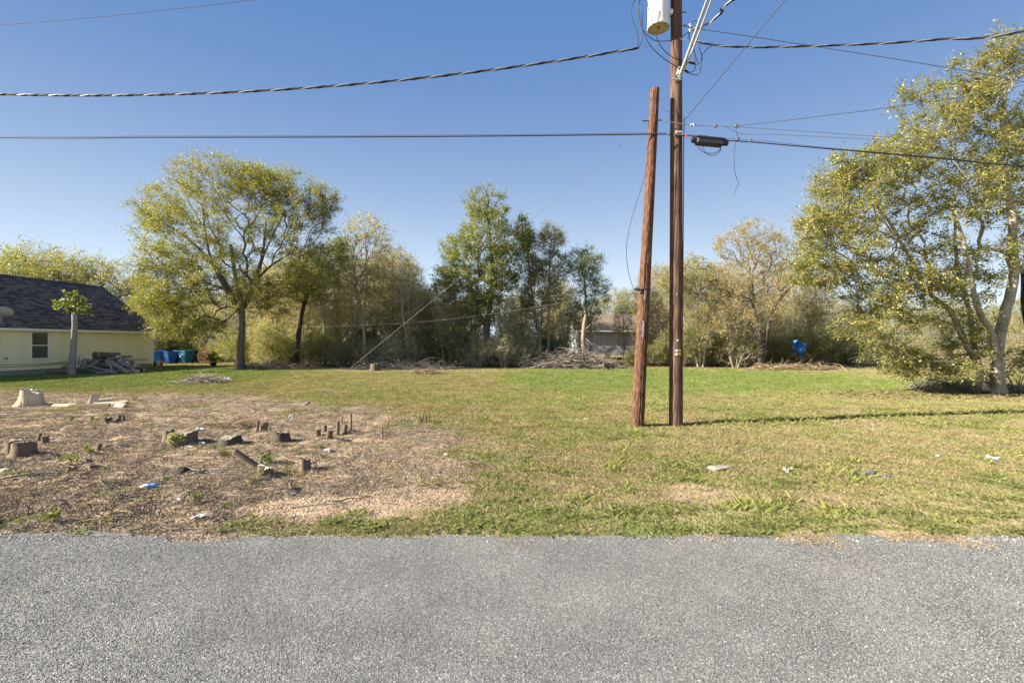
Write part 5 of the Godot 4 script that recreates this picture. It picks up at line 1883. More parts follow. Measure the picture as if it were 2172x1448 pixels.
		obj("bail_handle", wire_mesh([Vector3(-r, hh * 0.95, 0), Vector3(-r * 0.7, hh * 0.72, r * 0.8), Vector3(0, hh * 0.62, r * 1.12), Vector3(r * 0.7, hh * 0.72, r * 0.8), Vector3(r, hh * 0.95, 0)], 0.006, 5, 4), M.steel, bu)
	var pp := ground_point(452, 776.5)
	var pot := thing("potted_plant", "black pot with a bright yellow green plant on the mown grass", "plant", pp)
	mb = MB.new()
	mb.lathe([Vector2(0.0, 0.0), Vector2(0.15, 0.0), Vector2(0.2, 0.24), Vector2(0.22, 0.24), Vector2(0.22, 0.28), Vector2(0.17, 0.28), Vector2(0.15, 0.22), Vector2(0.0, 0.22)], 18)
	obj("pot", mb.commit(), M.plastic_black, pot)
	sk = grow(rng, [[Vector3(0, 0.2, 0), Vector3(0.03, 0.35, 0), Vector3(0, 0.5, 0.02)]], in_ellipsoids(rng, [[Vector3(0.08, 0.62, 0), Vector3(0.42, 0.28, 0.35), 1.0]], 30), {"fork": 0.1, "step": 0.15, "tip": 0.005})
	obj("foliage", leaf_mesh(rng, sk, 420, 0.13, [Color(0.22, 0.24, 0.03), Color(0.28, 0.27, 0.04)], {"spread": 0.16, "per": 6, "wide": 0.3}), M.leaf, pot)
	# blue tarp hung in the thicket
	var tp := at_depth(1690, 735, 31.5)
	var tarp := MB.new()
	var nx := 16
	var ny := 12
	var grid := []
	for j in ny + 1:
		for i in nx + 1:
			var u := float(i) / nx
			var v := float(j) / ny
			var wdt := lerpf(1.0, 0.45, smoothstep(0.5, 1.0, v))
			grid.append(Vector3((u - 0.5) * 0.95 * wdt + 0.15 * v, 0.40 - v * 0.85 - 0.18 * u + 0.1 * sin(u * 5.0), 0.18 * sin(u * 9.0 + v * 4.0) + 0.12 * sin(v * 11.0 + u * 3.0) + 0.35 * (1.0 - v)))
	for j in ny:
		for i in nx:
			var a := j * (nx + 1) + i
			tarp.quad(grid[a + nx + 1], grid[a + nx + 2], grid[a + 1], grid[a])
	var to := obj("blue_tarp", tarp.commit(), M.tarp)
	to.position = tp
	tag(to, "crumpled bright blue tarp hanging in the thicket", "tarp")


# ---------------------------------------------------------------- stumps, brush and litter
func stump(called: String, label: String, at: Vector3, r: float, hgt: float, flare: float, bark: Material, cut: Material, rng: RandomNumberGenerator, tilt := 0.0, ragged := 0.0, group := "") -> Node3D:
	var t := thing(called, label, "stump", at + Vector3(0, -0.02, 0), rng.randf() * TAU, group)
	var mb := MB.new()
	var sides := 30
	var rows := 8
	var ph := [rng.randf() * TAU, rng.randf() * TAU, rng.randf() * TAU]
	for i in rows + 1:
		var v := float(i) / rows
		for j in sides:
			var a := TAU * j / sides
			var lob := 1.0 + 0.15 * sin(a * 2.0 + ph[0]) + 0.09 * sin(a * 5.0 + ph[1]) + 0.05 * sin(a * 9.0 + ph[2] + v * 2.0)
			var rr := r * lob * (1.0 + 1.6 * flare * pow(1.0 - v, 2.8) * (0.7 + 0.5 * sin(a * 3.0 + ph[2]))) * (1.0 + 0.025 * sin(a * 17.0 + ph[1] + v * 3.0))
			var top := hgt + tilt * cos(a) * r + 0.012 * sin(a * 4.0 + ph[1]) + 0.008 * sin(a * 13.0 + ph[0]) + ragged * (sin(a * 7.0 + ph[0]) + sin(a * 11.0 + ph[1])) * 0.5
			mb.V.append(Vector3(rr * cos(a), top * v - 0.03 * (1.0 - v), -rr * sin(a)))
			mb.N.append(Vector3(cos(a), 0.25, -sin(a)).normalized())
			mb.C.append(Color.WHITE)
	for i in rows:
		for j in sides:
			var a := i * sides + j
			var b := i * sides + (j + 1) % sides
			mb.I.append_array([a, b + sides, b, a, a + sides, b + sides])
	obj("bark_side", mb.commit(), bark, t)
	var tm := MB.new()
	for j in sides:
		var a := mb.V[rows * sides + j]
		var b := mb.V[rows * sides + (j + 1) % sides]
		var c := Vector3(0, hgt - absf(ragged) * 0.8, 0)
		tm.tri(c, a * Vector3(0.99, 1, 0.99) + Vector3(0, 0.002, 0), b * Vector3(0.99, 1, 0.99) + Vector3(0, 0.002, 0))
	obj("cut_top", tm.commit(), cut, t)
	return t


func sprig(rng: RandomNumberGenerator, h: float, n: int, size: float, pal: Array) -> Array:
	var st := []
	for i in 3:
		var a := rng.randf() * TAU
		st.append([Vector3.ZERO, Vector3(cos(a) * h * 0.12, h * 0.4, sin(a) * h * 0.12), Vector3(cos(a) * h * 0.3, h * 0.8, sin(a) * h * 0.3)])
	var sk := grow(rng, st, in_ellipsoids(rng, [[Vector3(0, h * 0.75, 0), Vector3(h * 0.45, h * 0.35, h * 0.45), 1.0]], 10), {"fork": h * 0.2, "step": h * 0.3, "tip": 0.0025})
	var w := wood_meshes(sk, 9.0, func(_p, _r): return Color(0.16, 0.13, 0.07))
	return [w[1], leaf_mesh(rng, sk, n, size, pal, {"spread": size * 1.6, "per": 5, "wide": 0.38})]


func stick_pile(rng: RandomNumberGenerator, n: int, rx: float, rz: float, hgt: float, len0: float, len1: float, r: float, cols: Array, forky := 0.5) -> ArrayMesh:
	var mb := MB.new()
	for i in n:
		var a := rng.randf() * TAU
		var q := sqrt(rng.randf())
		var c := Vector3(cos(a) * q * rx, 0, sin(a) * q * rz)
		var top := hgt * (1.0 - q * q) * rng.randf()
		var L := rng.randf_range(len0, len1)
		var yaw := rng.randfn() * 0.7
		var d := Vector3(cos(yaw), rng.randfn() * 0.22, sin(yaw))
		var rr := r * (0.4 + rng.randf())
		var p := PackedVector3Array()
		var ra := PackedFloat32Array()
		var bend := Vector3(rng.randfn(), rng.randfn(), rng.randfn()) * L * 0.1
		for k in 5:
			var t := k / 4.0
			var v := c + Vector3(0, top + rr, 0) + d * (t - 0.5) * L + bend * sin(PI * t)
			v.y = maxf(v.y, rr * 0.5)
			p.append(v)
			ra.append(rr * (1.0 - 0.65 * t))
		var col: Color = (cols[rng.randi() % cols.size()] as Color) * (0.7 + 0.6 * rng.randf())
		mb.tube(p, ra, 5, col)
		if rng.randf() < forky:
			var s := p[2]
			var fd := (d + Vector3(rng.randfn(), absf(rng.randfn()), rng.randfn()) * 0.7).normalized() * L * 0.4
			mb.tube(PackedVector3Array([s, s + fd * 0.5 + Vector3(0, 0.02, 0), s + fd]), PackedFloat32Array([ra[2] * 0.7, ra[2] * 0.5, ra[2] * 0.2]), 4, col)
	return mb.commit()


func near(px: float, py: float) -> String:
	if py > 1088.0:
		return "near the road edge"
	var best := ""
	var bd := 1e9
	for e in [[66, 858, "by the pale split stump"], [40, 962, "by the grey stump pair"], [386, 938, "by the widest flat topped stump"], [488, 942, "by the low dark stump"], [597, 937, "by the dark ragged stump"], [562, 1006, "by the squat stump"], [647, 998, "by the small upright stump"], [313, 1036, "by the blue bottle"], [215, 858, "by the split wood"], [227, 897, "by the rounded grey stub"], [425, 1085, "by the torn paper strip"], [152, 1000, "by the brown leafed stub"], [390, 1004, "by the charred lump"], [780, 1050, "on the sandy patch"], [905, 893, "by the row of thin stubs"], [697, 957, "by the rounded pale stone"]]:
		var q := absf(px - e[0]) + absf(py - e[1]) * 1.6
		if q < bd:
			bd = q
			best = e[2]
	return best


func build_clearing() -> void:
	var rng := RandomNumberGenerator.new()
	rng.seed = 5
	# stumps: pixel of the foot's middle, radius, height
	stump("tree_stump", "large pale freshly split stump with rough vertical ridges", ground_point(66, 859), 0.22, 0.40, 0.6, M.raw_wood, M.cut_pale, rng, 0.35, 0.025)
	stump("tree_stump", "smooth grey stump of a close pair with dark hollow beside it", ground_point(50, 966), 0.115, 0.20, 0.4, M.stump_bark, M.cut_grey, rng, 0.1)
	stump("tree_stump", "lower grey stump leaning out of the close pair", ground_point(29, 962), 0.10, 0.21, 0.7, M.stump_bark, M.cut_grey, rng, -0.15)
	stump("tree_stump", "widest flat topped brown stump with a leafy sprout before it", ground_point(386, 938), 0.185, 0.19, 0.55, M.stump_bark, M.cut_brown, rng, 0.08)
	stump("tree_stump", "narrow stump grown against the widest flat topped stump", ground_point(358, 938), 0.07, 0.20, 0.9, M.stump_bark, M.cut_grey, rng, 0.1)
	stump("tree_stump", "low dark stump with sloping top and spreading root", ground_point(488, 942), 0.16, 0.17, 0.6, M.stump_dark, M.cut_grey, rng, -0.25)
	stump("tree_stump", "dark rough stump with ragged top below the guy wire anchor", ground_point(597, 937), 0.115, 0.15, 0.3, M.stump_dark, M.cut_brown, rng, 0.0, 0.02)
	stump("tree_stump", "small upright brown stump casting a long shadow", ground_point(647, 998), 0.055, 0.16, 0.35, M.stump_bark, M.cut_brown, rng, 0.25)
	stump("tree_stump", "squat stump with yellow cut face at the foot of the leaning branch", ground_point(562, 1006), 0.085, 0.12, 0.3, M.stump_bark, M.cut_pale, rng, 0.3)
	stump("tree_stump", "low stump stub with green sprout and brown dead leaves", ground_point(152, 1000), 0.05, 0.08, 0.3, M.stump_bark, M.cut_brown, rng)
	stump("tree_stump", "tiny square cut stub near the brown leafed stub", ground_point(188, 981), 0.035, 0.06, 0.3, M.stump_bark, M.cut_brown, rng)
	stump("tree_stump", "rounded grey stub with pale sprout near the widest stump", ground_point(227, 897), 0.07, 0.10, 0.2, M.stump_dark, M.cut_grey, rng)
	stump("tree_stump", "small grey stump in the strip of bare ground by the woods", ground_point(795, 786), 0.24, 0.42, 0.4, M.stump_bark, M.cut_grey, rng)
	# stubs of cut stems, standing in groups
	var stubs := [
		[545, 916, 0.024, 0.20, 0], [560, 915, 0.045, 0.17, 0], [555, 914, 0.03, 0.09, 0],
		[675, 924, 0.045, 0.11, 1], [690, 920, 0.03, 0.10, 1], [697, 931, 0.05, 0.13, 1],
		[716, 923, 0.03, 0.24, 2], [730, 922, 0.04, 0.15, 2], [744, 913, 0.017, 0.33, 2], [724, 897, 0.015, 0.12, 2],
		[887, 898, 0.012, 0.13, 3], [893, 897, 0.014, 0.22, 3], [903, 896, 0.018, 0.17, 3], [911, 896, 0.013, 0.20, 3], [920, 897, 0.012, 0.14, 3], [927, 898, 0.010, 0.08, 3],
		[811, 925, 0.013, 0.14, 4], [823, 899, 0.012, 0.10, 4], [850, 900, 0.011, 0.10, 4],
		[252, 893, 0.035, 0.11, 5], [262, 894, 0.025, 0.09, 5], [246, 895, 0.02, 0.07, 5],
		[80, 935, 0.025, 0.13, 6], [96, 941, 0.05, 0.12, 6], [208, 953, 0.03, 0.09, 6]]
	var groups := ["cut stubs between the low dark stump and the anchor rod", "stubby yellowish cut stems beside the anchor rod", "thin upright cut stems past the anchor rod", "row of thin cut stems at the edge of the grass", "single thin cut stems on the bare soil", "cut stubs behind the widest stump", "cut stubs behind the grey stump pair"]
	var lab := ["short grey cut stem standing between the low dark stump and anchor rod", "short yellowish cut stem standing beside the guy wire anchor rod", "thin upright cut stem standing just past the guy wire anchor rod", "thin cut stem in the row where bare soil meets grass", "lone thin cut stem standing on bare soil", "short cut stub in the bare soil beyond the widest stump", "short cut stub near the grey stump pair"]
	for s in stubs:
		var p := ground_point(s[0], s[1])
		var st := thing("sapling_stub", lab[s[4]], "stub", p + Vector3(0, -0.02, 0), 0.0, groups[s[4]])
		var mb := MB.new()
		var lean := Vector3(rng.randfn() * 0.14 + 0.05, 1.0, rng.randfn() * 0.12).normalized()
		var h: float = s[3] + 0.02
		mb.tube(PackedVector3Array([Vector3.ZERO, lean * h * 0.25, lean * h * 0.65 + Vector3(0.004, 0, 0), lean * h]), PackedFloat32Array([s[2] * 1.35, s[2] * 1.05, s[2], s[2] * 0.95]), 10, Color.WHITE, true, 0.06)
		obj("stem", mb.commit(), M.stump_bark if s[4] != 1 else M.log_brown, st)
		mb = MB.new()
		mb.tube(PackedVector3Array([lean * h, lean * (h + 0.004)]), PackedFloat32Array([s[2] * 0.9, s[2] * 0.88]), 10)
		obj("cut_top", mb.commit(), M.cut_brown, st)
	# leaning branch out of the squat stump
	var br := thing("leaning_branch", "thick brown cut branch leaning out over the squat stump", "branch", ground_point(551, 1000))
	obj("limb", wire_mesh([Vector3(0.02, 0.0, 0), Vector3(-0.06, 0.10, 0.01), Vector3(-0.18, 0.19, 0.03), Vector3(-0.29, 0.27, 0.04)], 0.034, 10, 4), M.stump_bark, br)
	obj("hooked_twig", wire_mesh([Vector3(0.02, 0.05, 0), Vector3(0.02, 0.16, 0.0), Vector3(0.06, 0.22, 0.01), Vector3(0.13, 0.245, 0.02)], 0.014, 8, 4), M.stump_bark, br)
	# split firewood pieces beside the pale stump
	for s in [[207, 858, 0.42, 0.14, 0.16, 0.9, "pale block of split wood standing among bark slabs"], [235, 860, 0.75, 0.10, 0.12, 0.25, "long pale slab of split wood beside the standing block"], [256, 862, 0.4, 0.08, 0.1, -0.4, "short pale splinter slab at the end of the split wood"], [190, 865, 0.95, 0.09, 0.11, 0.08, "brown bark covered slab lying before the split wood"], [137, 861, 0.55, 0.06, 0.1, 0.1, "thin pale splinter between the pale stump and split wood"], [222, 852, 0.35, 0.10, 0.12, 0.6, "orange tinged chunk of split wood behind the standing block"]]:
		var p := ground_point(s[0], s[1])
		var o := thing("split_wood", s[6], "firewood", p + Vector3(0, s[3] * 0.4, 0), s[5])
		var mb := MB.new()
		var L: float = s[2]
		var h: float = s[3]
		var w: float = s[4]
		var st_up: bool = s[5] == 0.9
		var ring := [Vector2(-w, -h * 0.45), Vector2(w, -h * 0.5), Vector2(w * 0.5, h * 0.3), Vector2(-w * 0.1, h * 0.62), Vector2(-w * 0.8, h * 0.2)]
		var ax := Vector3(0.35, 0.9, 0) if st_up else Vector3(1, 0.03, 0)
		ax = ax.normalized()
		var ey := Vector3(-ax.y, ax.x, 0)
		var q := []
		for k in 2:
			for v in ring:
				var jit := 1.0 + 0.15 * rng.randfn()
				q.append(ax * (k - 0.5) * L * (1.0 + 0.06 * rng.randfn()) + ey * (v.y * jit + (0.1 if st_up else 0.0)) + Vector3(0, 0, v.x * 0.7 * jit))
		for i in 5:
			mb.quad(q[i], q[(i + 1) % 5], q[5 + (i + 1) % 5], q[5 + i])
		for i in range(1, 4):
			mb.tri(q[0], q[i + 1], q[i])
			mb.tri(q[5], q[5 + i], q[6 + i])
		obj("wood_piece", mb.commit(false), M.stump_bark if s[0] == 190 else M.cut_pale, o)
	# brush heaps (nobody could count the twigs)
	var grey := [Color(0.28, 0.24, 0.2), Color(0.2, 0.165, 0.13), Color(0.34, 0.29, 0.23)]
	var tan_ := [Color(0.33, 0.24, 0.15), Color(0.24, 0.175, 0.11), Color(0.4, 0.31, 0.2), Color(0.16, 0.12, 0.085)]
	var heaps := [["brush_pile", "low heap of grey cut twigs on the mown grass", 432, 812, 260, 0.95, 0.45, 0.30, 0.4, 1.0, 0.012, grey],
		["brush_pile", "long mat of brown brush under the big spreading tree", 590, 783, 420, 2.4, 0.7, 0.35, 0.5, 1.4, 0.014, tan_],
		["brush_pile", "small mound of reddish brown chopped brush by the bare strip", 905, 793, 300, 0.75, 0.5, 0.32, 0.15, 0.4, 0.011, tan_],
		["brush_pile", "large heap of bare grey limbs before the white house", 1218, 781, 620, 2.9, 0.9, 1.15, 0.8, 2.4, 0.022, grey],
		["brush_pile", "tangle of fallen twigs under the large pale barked tree", 2040, 826, 420, 1.6, 0.8, 0.30, 0.4, 1.2, 0.012, grey],
		["brush_pile", "line of dead brush along the foot of the thicket by the tarp", 1690, 784, 320, 3.0, 0.5, 0.30, 0.5, 1.5, 0.014, tan_],
		["brush_pile", "dark fallen limbs along the shaded foot of the woods", 860, 783, 260, 3.2, 0.5, 0.40, 0.8, 2.2, 0.02, grey],
		["brush_pile", "small heap of dark twigs on the bare soil behind the stumps", 490, 905, 220, 0.75, 0.3, 0.10, 0.15, 0.5, 0.007, tan_]]
	for e in heaps:
		var o := obj(e[0], stick_pile(rng, e[4], e[5], e[6], e[7], e[8], e[9], e[10], e[11]), M.stick)
		o.position = ground_point(e[2], e[3])
		tag(o, e[1], "brush", "", "stuff")
	# single fallen branches on the soil
	var fb := [[110, 1005, 1.15, 0.014, 0.35], [185, 1004, 0.6, 0.009, 0.6], [40, 930, 0.5, 0.012, -0.1], [430, 935, 0.28, 0.012, -1.2], [330, 1028, 0.7, 0.007, 0.15], [225, 1035, 0.5, 0.010, -0.5], [440, 1005, 0.7, 0.009, -0.4], [615, 1040, 0.20, 0.016, -1.1], [680, 1072, 0.55, 0.007, 0.3], [560, 1028, 0.5, 0.008, 0.5], [290, 1055, 0.3, 0.010, 0.9], [200, 1105, 0.6, 0.008, 0.1], [120, 1065, 0.4, 0.009, -0.8], [60, 1075, 0.3, 0.010, 1.0], [330, 1120, 0.5, 0.007, 0.1], [620, 962, 0.9, 0.008, 0.4], [740, 1062, 0.35, 0.008, 0.7], [205, 1000, 0.14, 0.026, 0.6], [960, 880, 0.5, 0.008, 0.2], [990, 912, 0.3, 0.008, 0.4]]
	for s in fb:
		var p := ground_point(s[0], s[1])
		var o := thing("fallen_branch", "bare broken branch lying on the cleared soil " + near(s[0], s[1]), "branch", p, s[4], "fallen branches on the cleared soil")
		var L: float = s[2]
		var pts := []
		for k in 5:
			var t := k / 4.0 - 0.5
			var lx: float = t * L * cos(s[4])
			var lz: float = -t * L * sin(s[4])
			pts.append(Vector3(t * L, H(p.x + lx, -(p.z + lz)) - p.y + s[3] * 1.2 + absf(rng.randfn()) * 0.012, rng.randfn() * L * 0.04))
		var ra := PackedFloat32Array()
		var cp := curve_points(pts, 3)
		for k in cp.size():
			ra.append(s[3] * (1.1 - 0.6 * k / cp.size()))
		var mb := MB.new()
		mb.tube(cp, ra, 7, Color.WHITE, true, 0.08)
		obj("limb", mb.commit(), M.log_grey if rng.randf() < 0.4 else M.stump_bark, o)
		if L > 0.35:
			mb = MB.new()
			var k := cp.size() / 2
			var fd := Vector3(L * 0.22, 0.02, (rng.randf() - 0.5) * L * 0.4)
			mb.tube(PackedVector3Array([cp[k], cp[k] + fd * 0.5, cp[k] + fd]), PackedFloat32Array([s[3] * 0.6, s[3] * 0.45, s[3] * 0.2]), 6)
			obj("side_twig", mb.commit(), M.stump_bark, o)
	# forked dead seedlings by the road
	for s in [[32, 1092, 0.16], [60, 1100, 0.17], [235, 1092, 0.13], [318, 1098, 0.13], [325, 1092, 0.11], [215, 1100, 0.1], [300, 1094, 0.1], [430, 1040, 0.1], [515, 1045, 0.09], [338, 1096, 0.07]]:
		var p := ground_point(s[0], s[1])
		var o := thing("dead_seedling", "small bare forked seedling standing in the soil " + near(s[0], s[1]), "seedling", p, rng.randf() * 3.0, "bare seedlings near the road")
		var h: float = s[2]
		obj("stem", wire_mesh([Vector3(0, -0.02, 0), Vector3(0.01, h * 0.4, 0), Vector3(0.03, h * 0.7, 0.01), Vector3(0.02, h, 0.02)], 0.006, 6, 3), M.stump_bark, o)
		obj("twig", wire_mesh([Vector3(0.01, h * 0.35, 0), Vector3(-0.03, h * 0.55, 0), Vector3(-0.04, h * 0.9, -0.01)], 0.005, 6, 3), M.stump_bark, o)
	# leafy sprouts on the soil
	var pal := [Color(0.16, 0.22, 0.035), Color(0.2, 0.25, 0.05), Color(0.11, 0.17, 0.03)]
	var sprouts := [[372, 948, 0.22], [565, 985, 0.16], [150, 985, 0.12], [130, 978, 0.08], [182, 953, 0.09], [192, 962, 0.08], [152, 897, 0.12], [195, 893, 0.1], [227, 886, 0.1], [352, 1020, 0.08], [415, 1065, 0.10], [545, 1022, 0.07], [220, 1000, 0.08], [685, 973, 0.06], [610, 1002, 0.06], [500, 936, 0.07], [570, 945, 0.06], [285, 850, 0.13], [60, 1010, 0.07], [475, 1078, 0.07], [112, 1107, 0.12], [680, 951, 0.06], [345, 953, 0.05], [455, 950, 0.06]]
	var protos := []
	for k in 4:
		protos.append(sprig(rng, 0.1, 70, 0.034, pal))
	var si := 0
	for s in sprouts:
		var p := ground_point(s[0], s[1])
		var lbl := "small bright green sprout growing from the soil " + near(s[0], s[1])
		var o := thing("green_sprout", lbl, "sprout", p, rng.randf() * 6.0, "green sprouts on the cleared soil")
		var k: float = s[2] / 0.13
		obj("stems", protos[si % 4][0], M.twigwood, o).scale = Vector3(k, k, k)
		obj("leaves", protos[si % 4][1], M.leaf, o).scale = Vector3(k, k, k)
		si += 1
	# yellowish grass tussock by the dark stump
	var tu := MB.new()
	for i in 160:
		var a := rng.randf() * TAU
		var o := Vector3(cos(a), 0, sin(a)) * rng.randf() * 0.06
		var L := rng.randf_range(0.08, 0.2)
		var d := Vector3(rng.randfn() * 0.5 - 0.5, 0.8, rng.randfn() * 0.4).normalized()
		var sd := d.cross(Vector3(0, 0, 1)).normalized() * 0.003
		var col := Color(0.26, 0.22, 0.05).lerp(Color(0.12, 0.16, 0.03), rng.randf())
		tu.tri(o - sd, o + sd, o + d * L, col)
	var tus := obj("grass_tussock", tu.commit(false), M.blade)
	tus.position = ground_point(482, 966)
	tag(tus, "leaning yellow green grass tussock before the low dark stump", "grass tuft")
	# snag
	var sp := at_depth(1238, 776, 31.8)
	sp.y = 0.0
	var sn := thing("splintered_snag", "pale splintered broken tree snag before the white house", "snag", sp)
	var q := 31.8 / FOC
	var ms := MB.new()
	ms.tube(PackedVector3Array([Vector3(0, -0.1, 0), Vector3(0.02, 60 * q * 0.5, 0), Vector3(-0.02, 60 * q, 0), Vector3(0.05, 90 * q, 0), Vector3(0.16, 112 * q, 0)]), PackedFloat32Array([0.24, 0.16, 0.15, 0.14, 0.09]), 12, Color.WHITE, true, 0.1)
	obj("trunk", ms.commit(), M.snag, sn)
	for s in [[Vector3(0.12, 108 * q, 0), Vector3(0.06, 125 * q, 0.05), 0.06], [Vector3(0.2, 108 * q, 0), Vector3(0.26, 121 * q, -0.05), 0.05], [Vector3(0.1, 112 * q, 0.03), Vector3(-0.16, 120 * q, 0.1), 0.04], [Vector3(0.12, 60 * q, 0.1), Vector3(0.5, 48 * q, 0.3), 0.04], [Vector3(0.14, 80 * q, 0.1), Vector3(0.45, 92 * q, 0.2), 0.05]]:
		ms = MB.new()
		ms.tube(PackedVector3Array([s[0], (s[0] + s[1]) * 0.5 + Vector3(0.02, 0.02, 0), s[1]]), PackedFloat32Array([s[2], s[2] * 0.7, 0.008]), 6)
		obj("splinter", ms.commit(), M.snag, sn)
	# litter
	var bo := thing("plastic_bottle", "crushed blue and white plastic bottle lying on the soil", "bottle", ground_point(313, 1036) + Vector3(0, 0.028, 0), 0.42)
	var pr := [[0.0, 0.012], [0.012, 0.012], [0.012, 0.02], [0.02, 0.035], [0.031, 0.05], [0.03, 0.065], [0.032, 0.09]]
	var pb := [[0.032, 0.09], [0.0335, 0.1], [0.032, 0.15], [0.033, 0.17], [0.025, 0.182], [0.0, 0.18]]
	for part in 2:
		var mb := MB.new()
		var prof := []
		for v in (pr if part == 0 else pb):
			prof.append(Vector2(v[0], v[1] - 0.09))
		mb.lathe(prof, 18, Transform3D(Basis(Vector3(0, 0, 1), -PI / 2) * Basis.from_scale(Vector3(0.85, 1, 1)), Vector3.ZERO))
		obj("white_shoulder" if part == 0 else "blue_label", mb.commit(), M.tag_white if part == 0 else M.bottle_blue, bo)
	var lid := MB.new()
	lid.lathe([Vector2(0.0, 0.006), Vector2(0.030, 0.006), Vector2(0.034, 0.014), Vector2(0.038, 0.014), Vector2(0.036, 0.0), Vector2(0.0, 0.0)], 20)
	var lo := obj("round_jar_top", lid.commit(), M.tag_white)
	lo.position = ground_point(375, 1064) + Vector3(0, 0.008, 0)
	lo.rotation = Vector3(0.2, 0.3, 0.15)
	tag(lo, "small round white plastic lid lying on the soil", "lid")
	var scraps := [[425, 1098, 0.13, 0.03, M.tag_white, "torn white paper strip on the soil near the road", 0.5], [400, 946, 0.10, 0.05, M.tag_white, "white plastic scrap in front of the widest stump", 0.2], [428, 941, 0.07, 0.04, M.tag_white, "second white scrap between the widest and low dark stumps", 0.3], [424, 911, 0.14, 0.04, M.scrap_blue, "pale blue plastic wrapper just behind the widest stump", 0.1], [480, 806, 0.22, 0.12, M.scrap_blue, "light blue plastic scrap beside the twig heap", 0.0], [1667, 1002, 0.06, 0.06, M.tag_white, "small upright white wrapper in the dry grass of the ditch", 0.9], [2105, 976, 0.15, 0.07, M.tag_white, "white plastic bag piece in the grass by the ditch", -0.3], [1680, 996, 0.035, 0.03, M.tag_white, "tiny white scrap beside the upright wrapper", 0.3], [1245, 890, 0.09, 0.03, M.tag_white, "white scrap on the grass before the old pole", 0.1], [1105, 778, 0.9, 0.5, M.scrap_grey, "crumpled grey plastic sheet at the end of the large limb heap", 0.1], [700, 908, 0.05, 0.03, M.tag_white, "white fleck of litter behind the yellowish cut stems", 0.2], [1815, 1010, 0.05, 0.05, M.scrap_dark, "small dark crumpled rag in the ditch grass", 0.2], [537, 875, 0.08, 0.05, M.scrap_grey, "clear crumpled plastic above the dark twig heap", 0.2], [1850, 903, 0.06, 0.03, M.scrap_blue, "small pale blue scrap beyond the pole shadow", 0.2], [1990, 970, 0.05, 0.04, M.scrap_blue, "pale blue scrap near the white bag piece", 0.2]]
	for s in scraps:
		var mb := MB.new()
		var g := []
		var ng := 6
		for j in ng + 1:
			for i in ng + 1:
				g.append(Vector3((i / float(ng) - 0.5) * s[2] * (1.0 + 0.15 * rng.randfn()), absf(rng.randfn()) * s[3] * 0.45 + s[3] * 0.1, (j / float(ng) - 0.5) * maxf(s[3], s[2] * 0.4) * (1.0 + 0.15 * rng.randfn())))
		for j in ng:
			for i in ng:
				var a := j * (ng + 1) + i
				mb.quad(g[a], g[a + ng + 1], g[a + ng + 2], g[a + 1])
		var o := obj("litter_scrap", mb.commit(false), s[4])
		o.position = ground_point(s[0], s[1]) + Vector3(0, 0.004, 0)
		o.rotation.y = s[6]
		tag(o, s[5], "litter")
	# stones
	for s in [[1528, 995, 0.20, 0.045, 0.10, M.concrete, "flat tan concrete slab corner showing in the ditch bank"], [1845, 1006, 0.16, 0.05, 0.07, M.rubble, "broken grey lump of asphalt in the ditch grass"], [1880, 1013, 0.09, 0.035, 0.05, M.rubble, "smaller broken asphalt piece beside the larger lump"], [697, 957, 0.075, 0.04, 0.06, M.pale_stone, "rounded pale stone on the bare soil"], [388, 1004, 0.075, 0.085, 0.07, M.burnt, "charred black lump in the ash patch"], [430, 1003, 0.05, 0.04, 0.05, M.burnt, "smaller charred lump in the ash patch"], [947, 965, 0.035, 0.03, 0.03, M.pale_stone, "small pale pebble at the edge of the bare soil"], [10, 1003, 0.06, 0.03, 0.05, M.pale_stone, "pale stone below the grey stump pair"], [230, 897, 0.045, 0.05, 0.04, M.rubble, "grey stone beside the rounded stub"]]:
		var mb := MB.new()
		var prof := []
		mb.lathe([Vector2(0.0, -0.3), Vector2(0.8, -0.3), Vector2(1.0, 0.2), Vector2(0.85, 0.75), Vector2(0.5, 1.0), Vector2(0.0, 1.05)], 11)
		for i in mb.V.size():
			var v := mb.V[i]
			var f := 1.0 + 0.22 * n2.get_noise_3d(v.x * 60.0 + s[0], v.y * 60.0, v.z * 60.0) * 2.0
			mb.V[i] = Vector3(v.x * s[2] * f, v.y * s[3] * f, v.z * s[4] * f)
		var o := obj("stone", mb.commit(false), s[5])
		o.position = ground_point(s[0], s[1])
		o.rotation.y = rng.randf() * 0.5
		tag(o, s[6], "stone")


# ---------------------------------------------------------------- ground cover
func scatter(called: String, label: String, category: String, mesh: Mesh, m: Material, n: int, d0: float, d1: float, sd: int, accept: Callable, place: Callable) -> void:
	var rng := RandomNumberGenerator.new()
	rng.seed = sd
	var tr := []
	var co := PackedColorArray()
	for i in n:
		var d := d0 * pow(d1 / d0, rng.randf())
		var x := (rng.randf() * 2.0 - 1.0) * (1.12 * d + 0.8)
		var w: float = accept.call(x, d)
		if rng.randf() > w:
			continue
		var r: Array = place.call(rng, x, d)
		tr.append(Transform3D(r[0], Vector3(x, H(x, d) + r[2], -d)))
		co.append(r[1])
	var o := copies(called, mesh, m, tr, co)
	tag(o, label, category, "", "stuff")
	print(called, " ", tr.size(), " ", Time.get_ticks_msec() - t0)


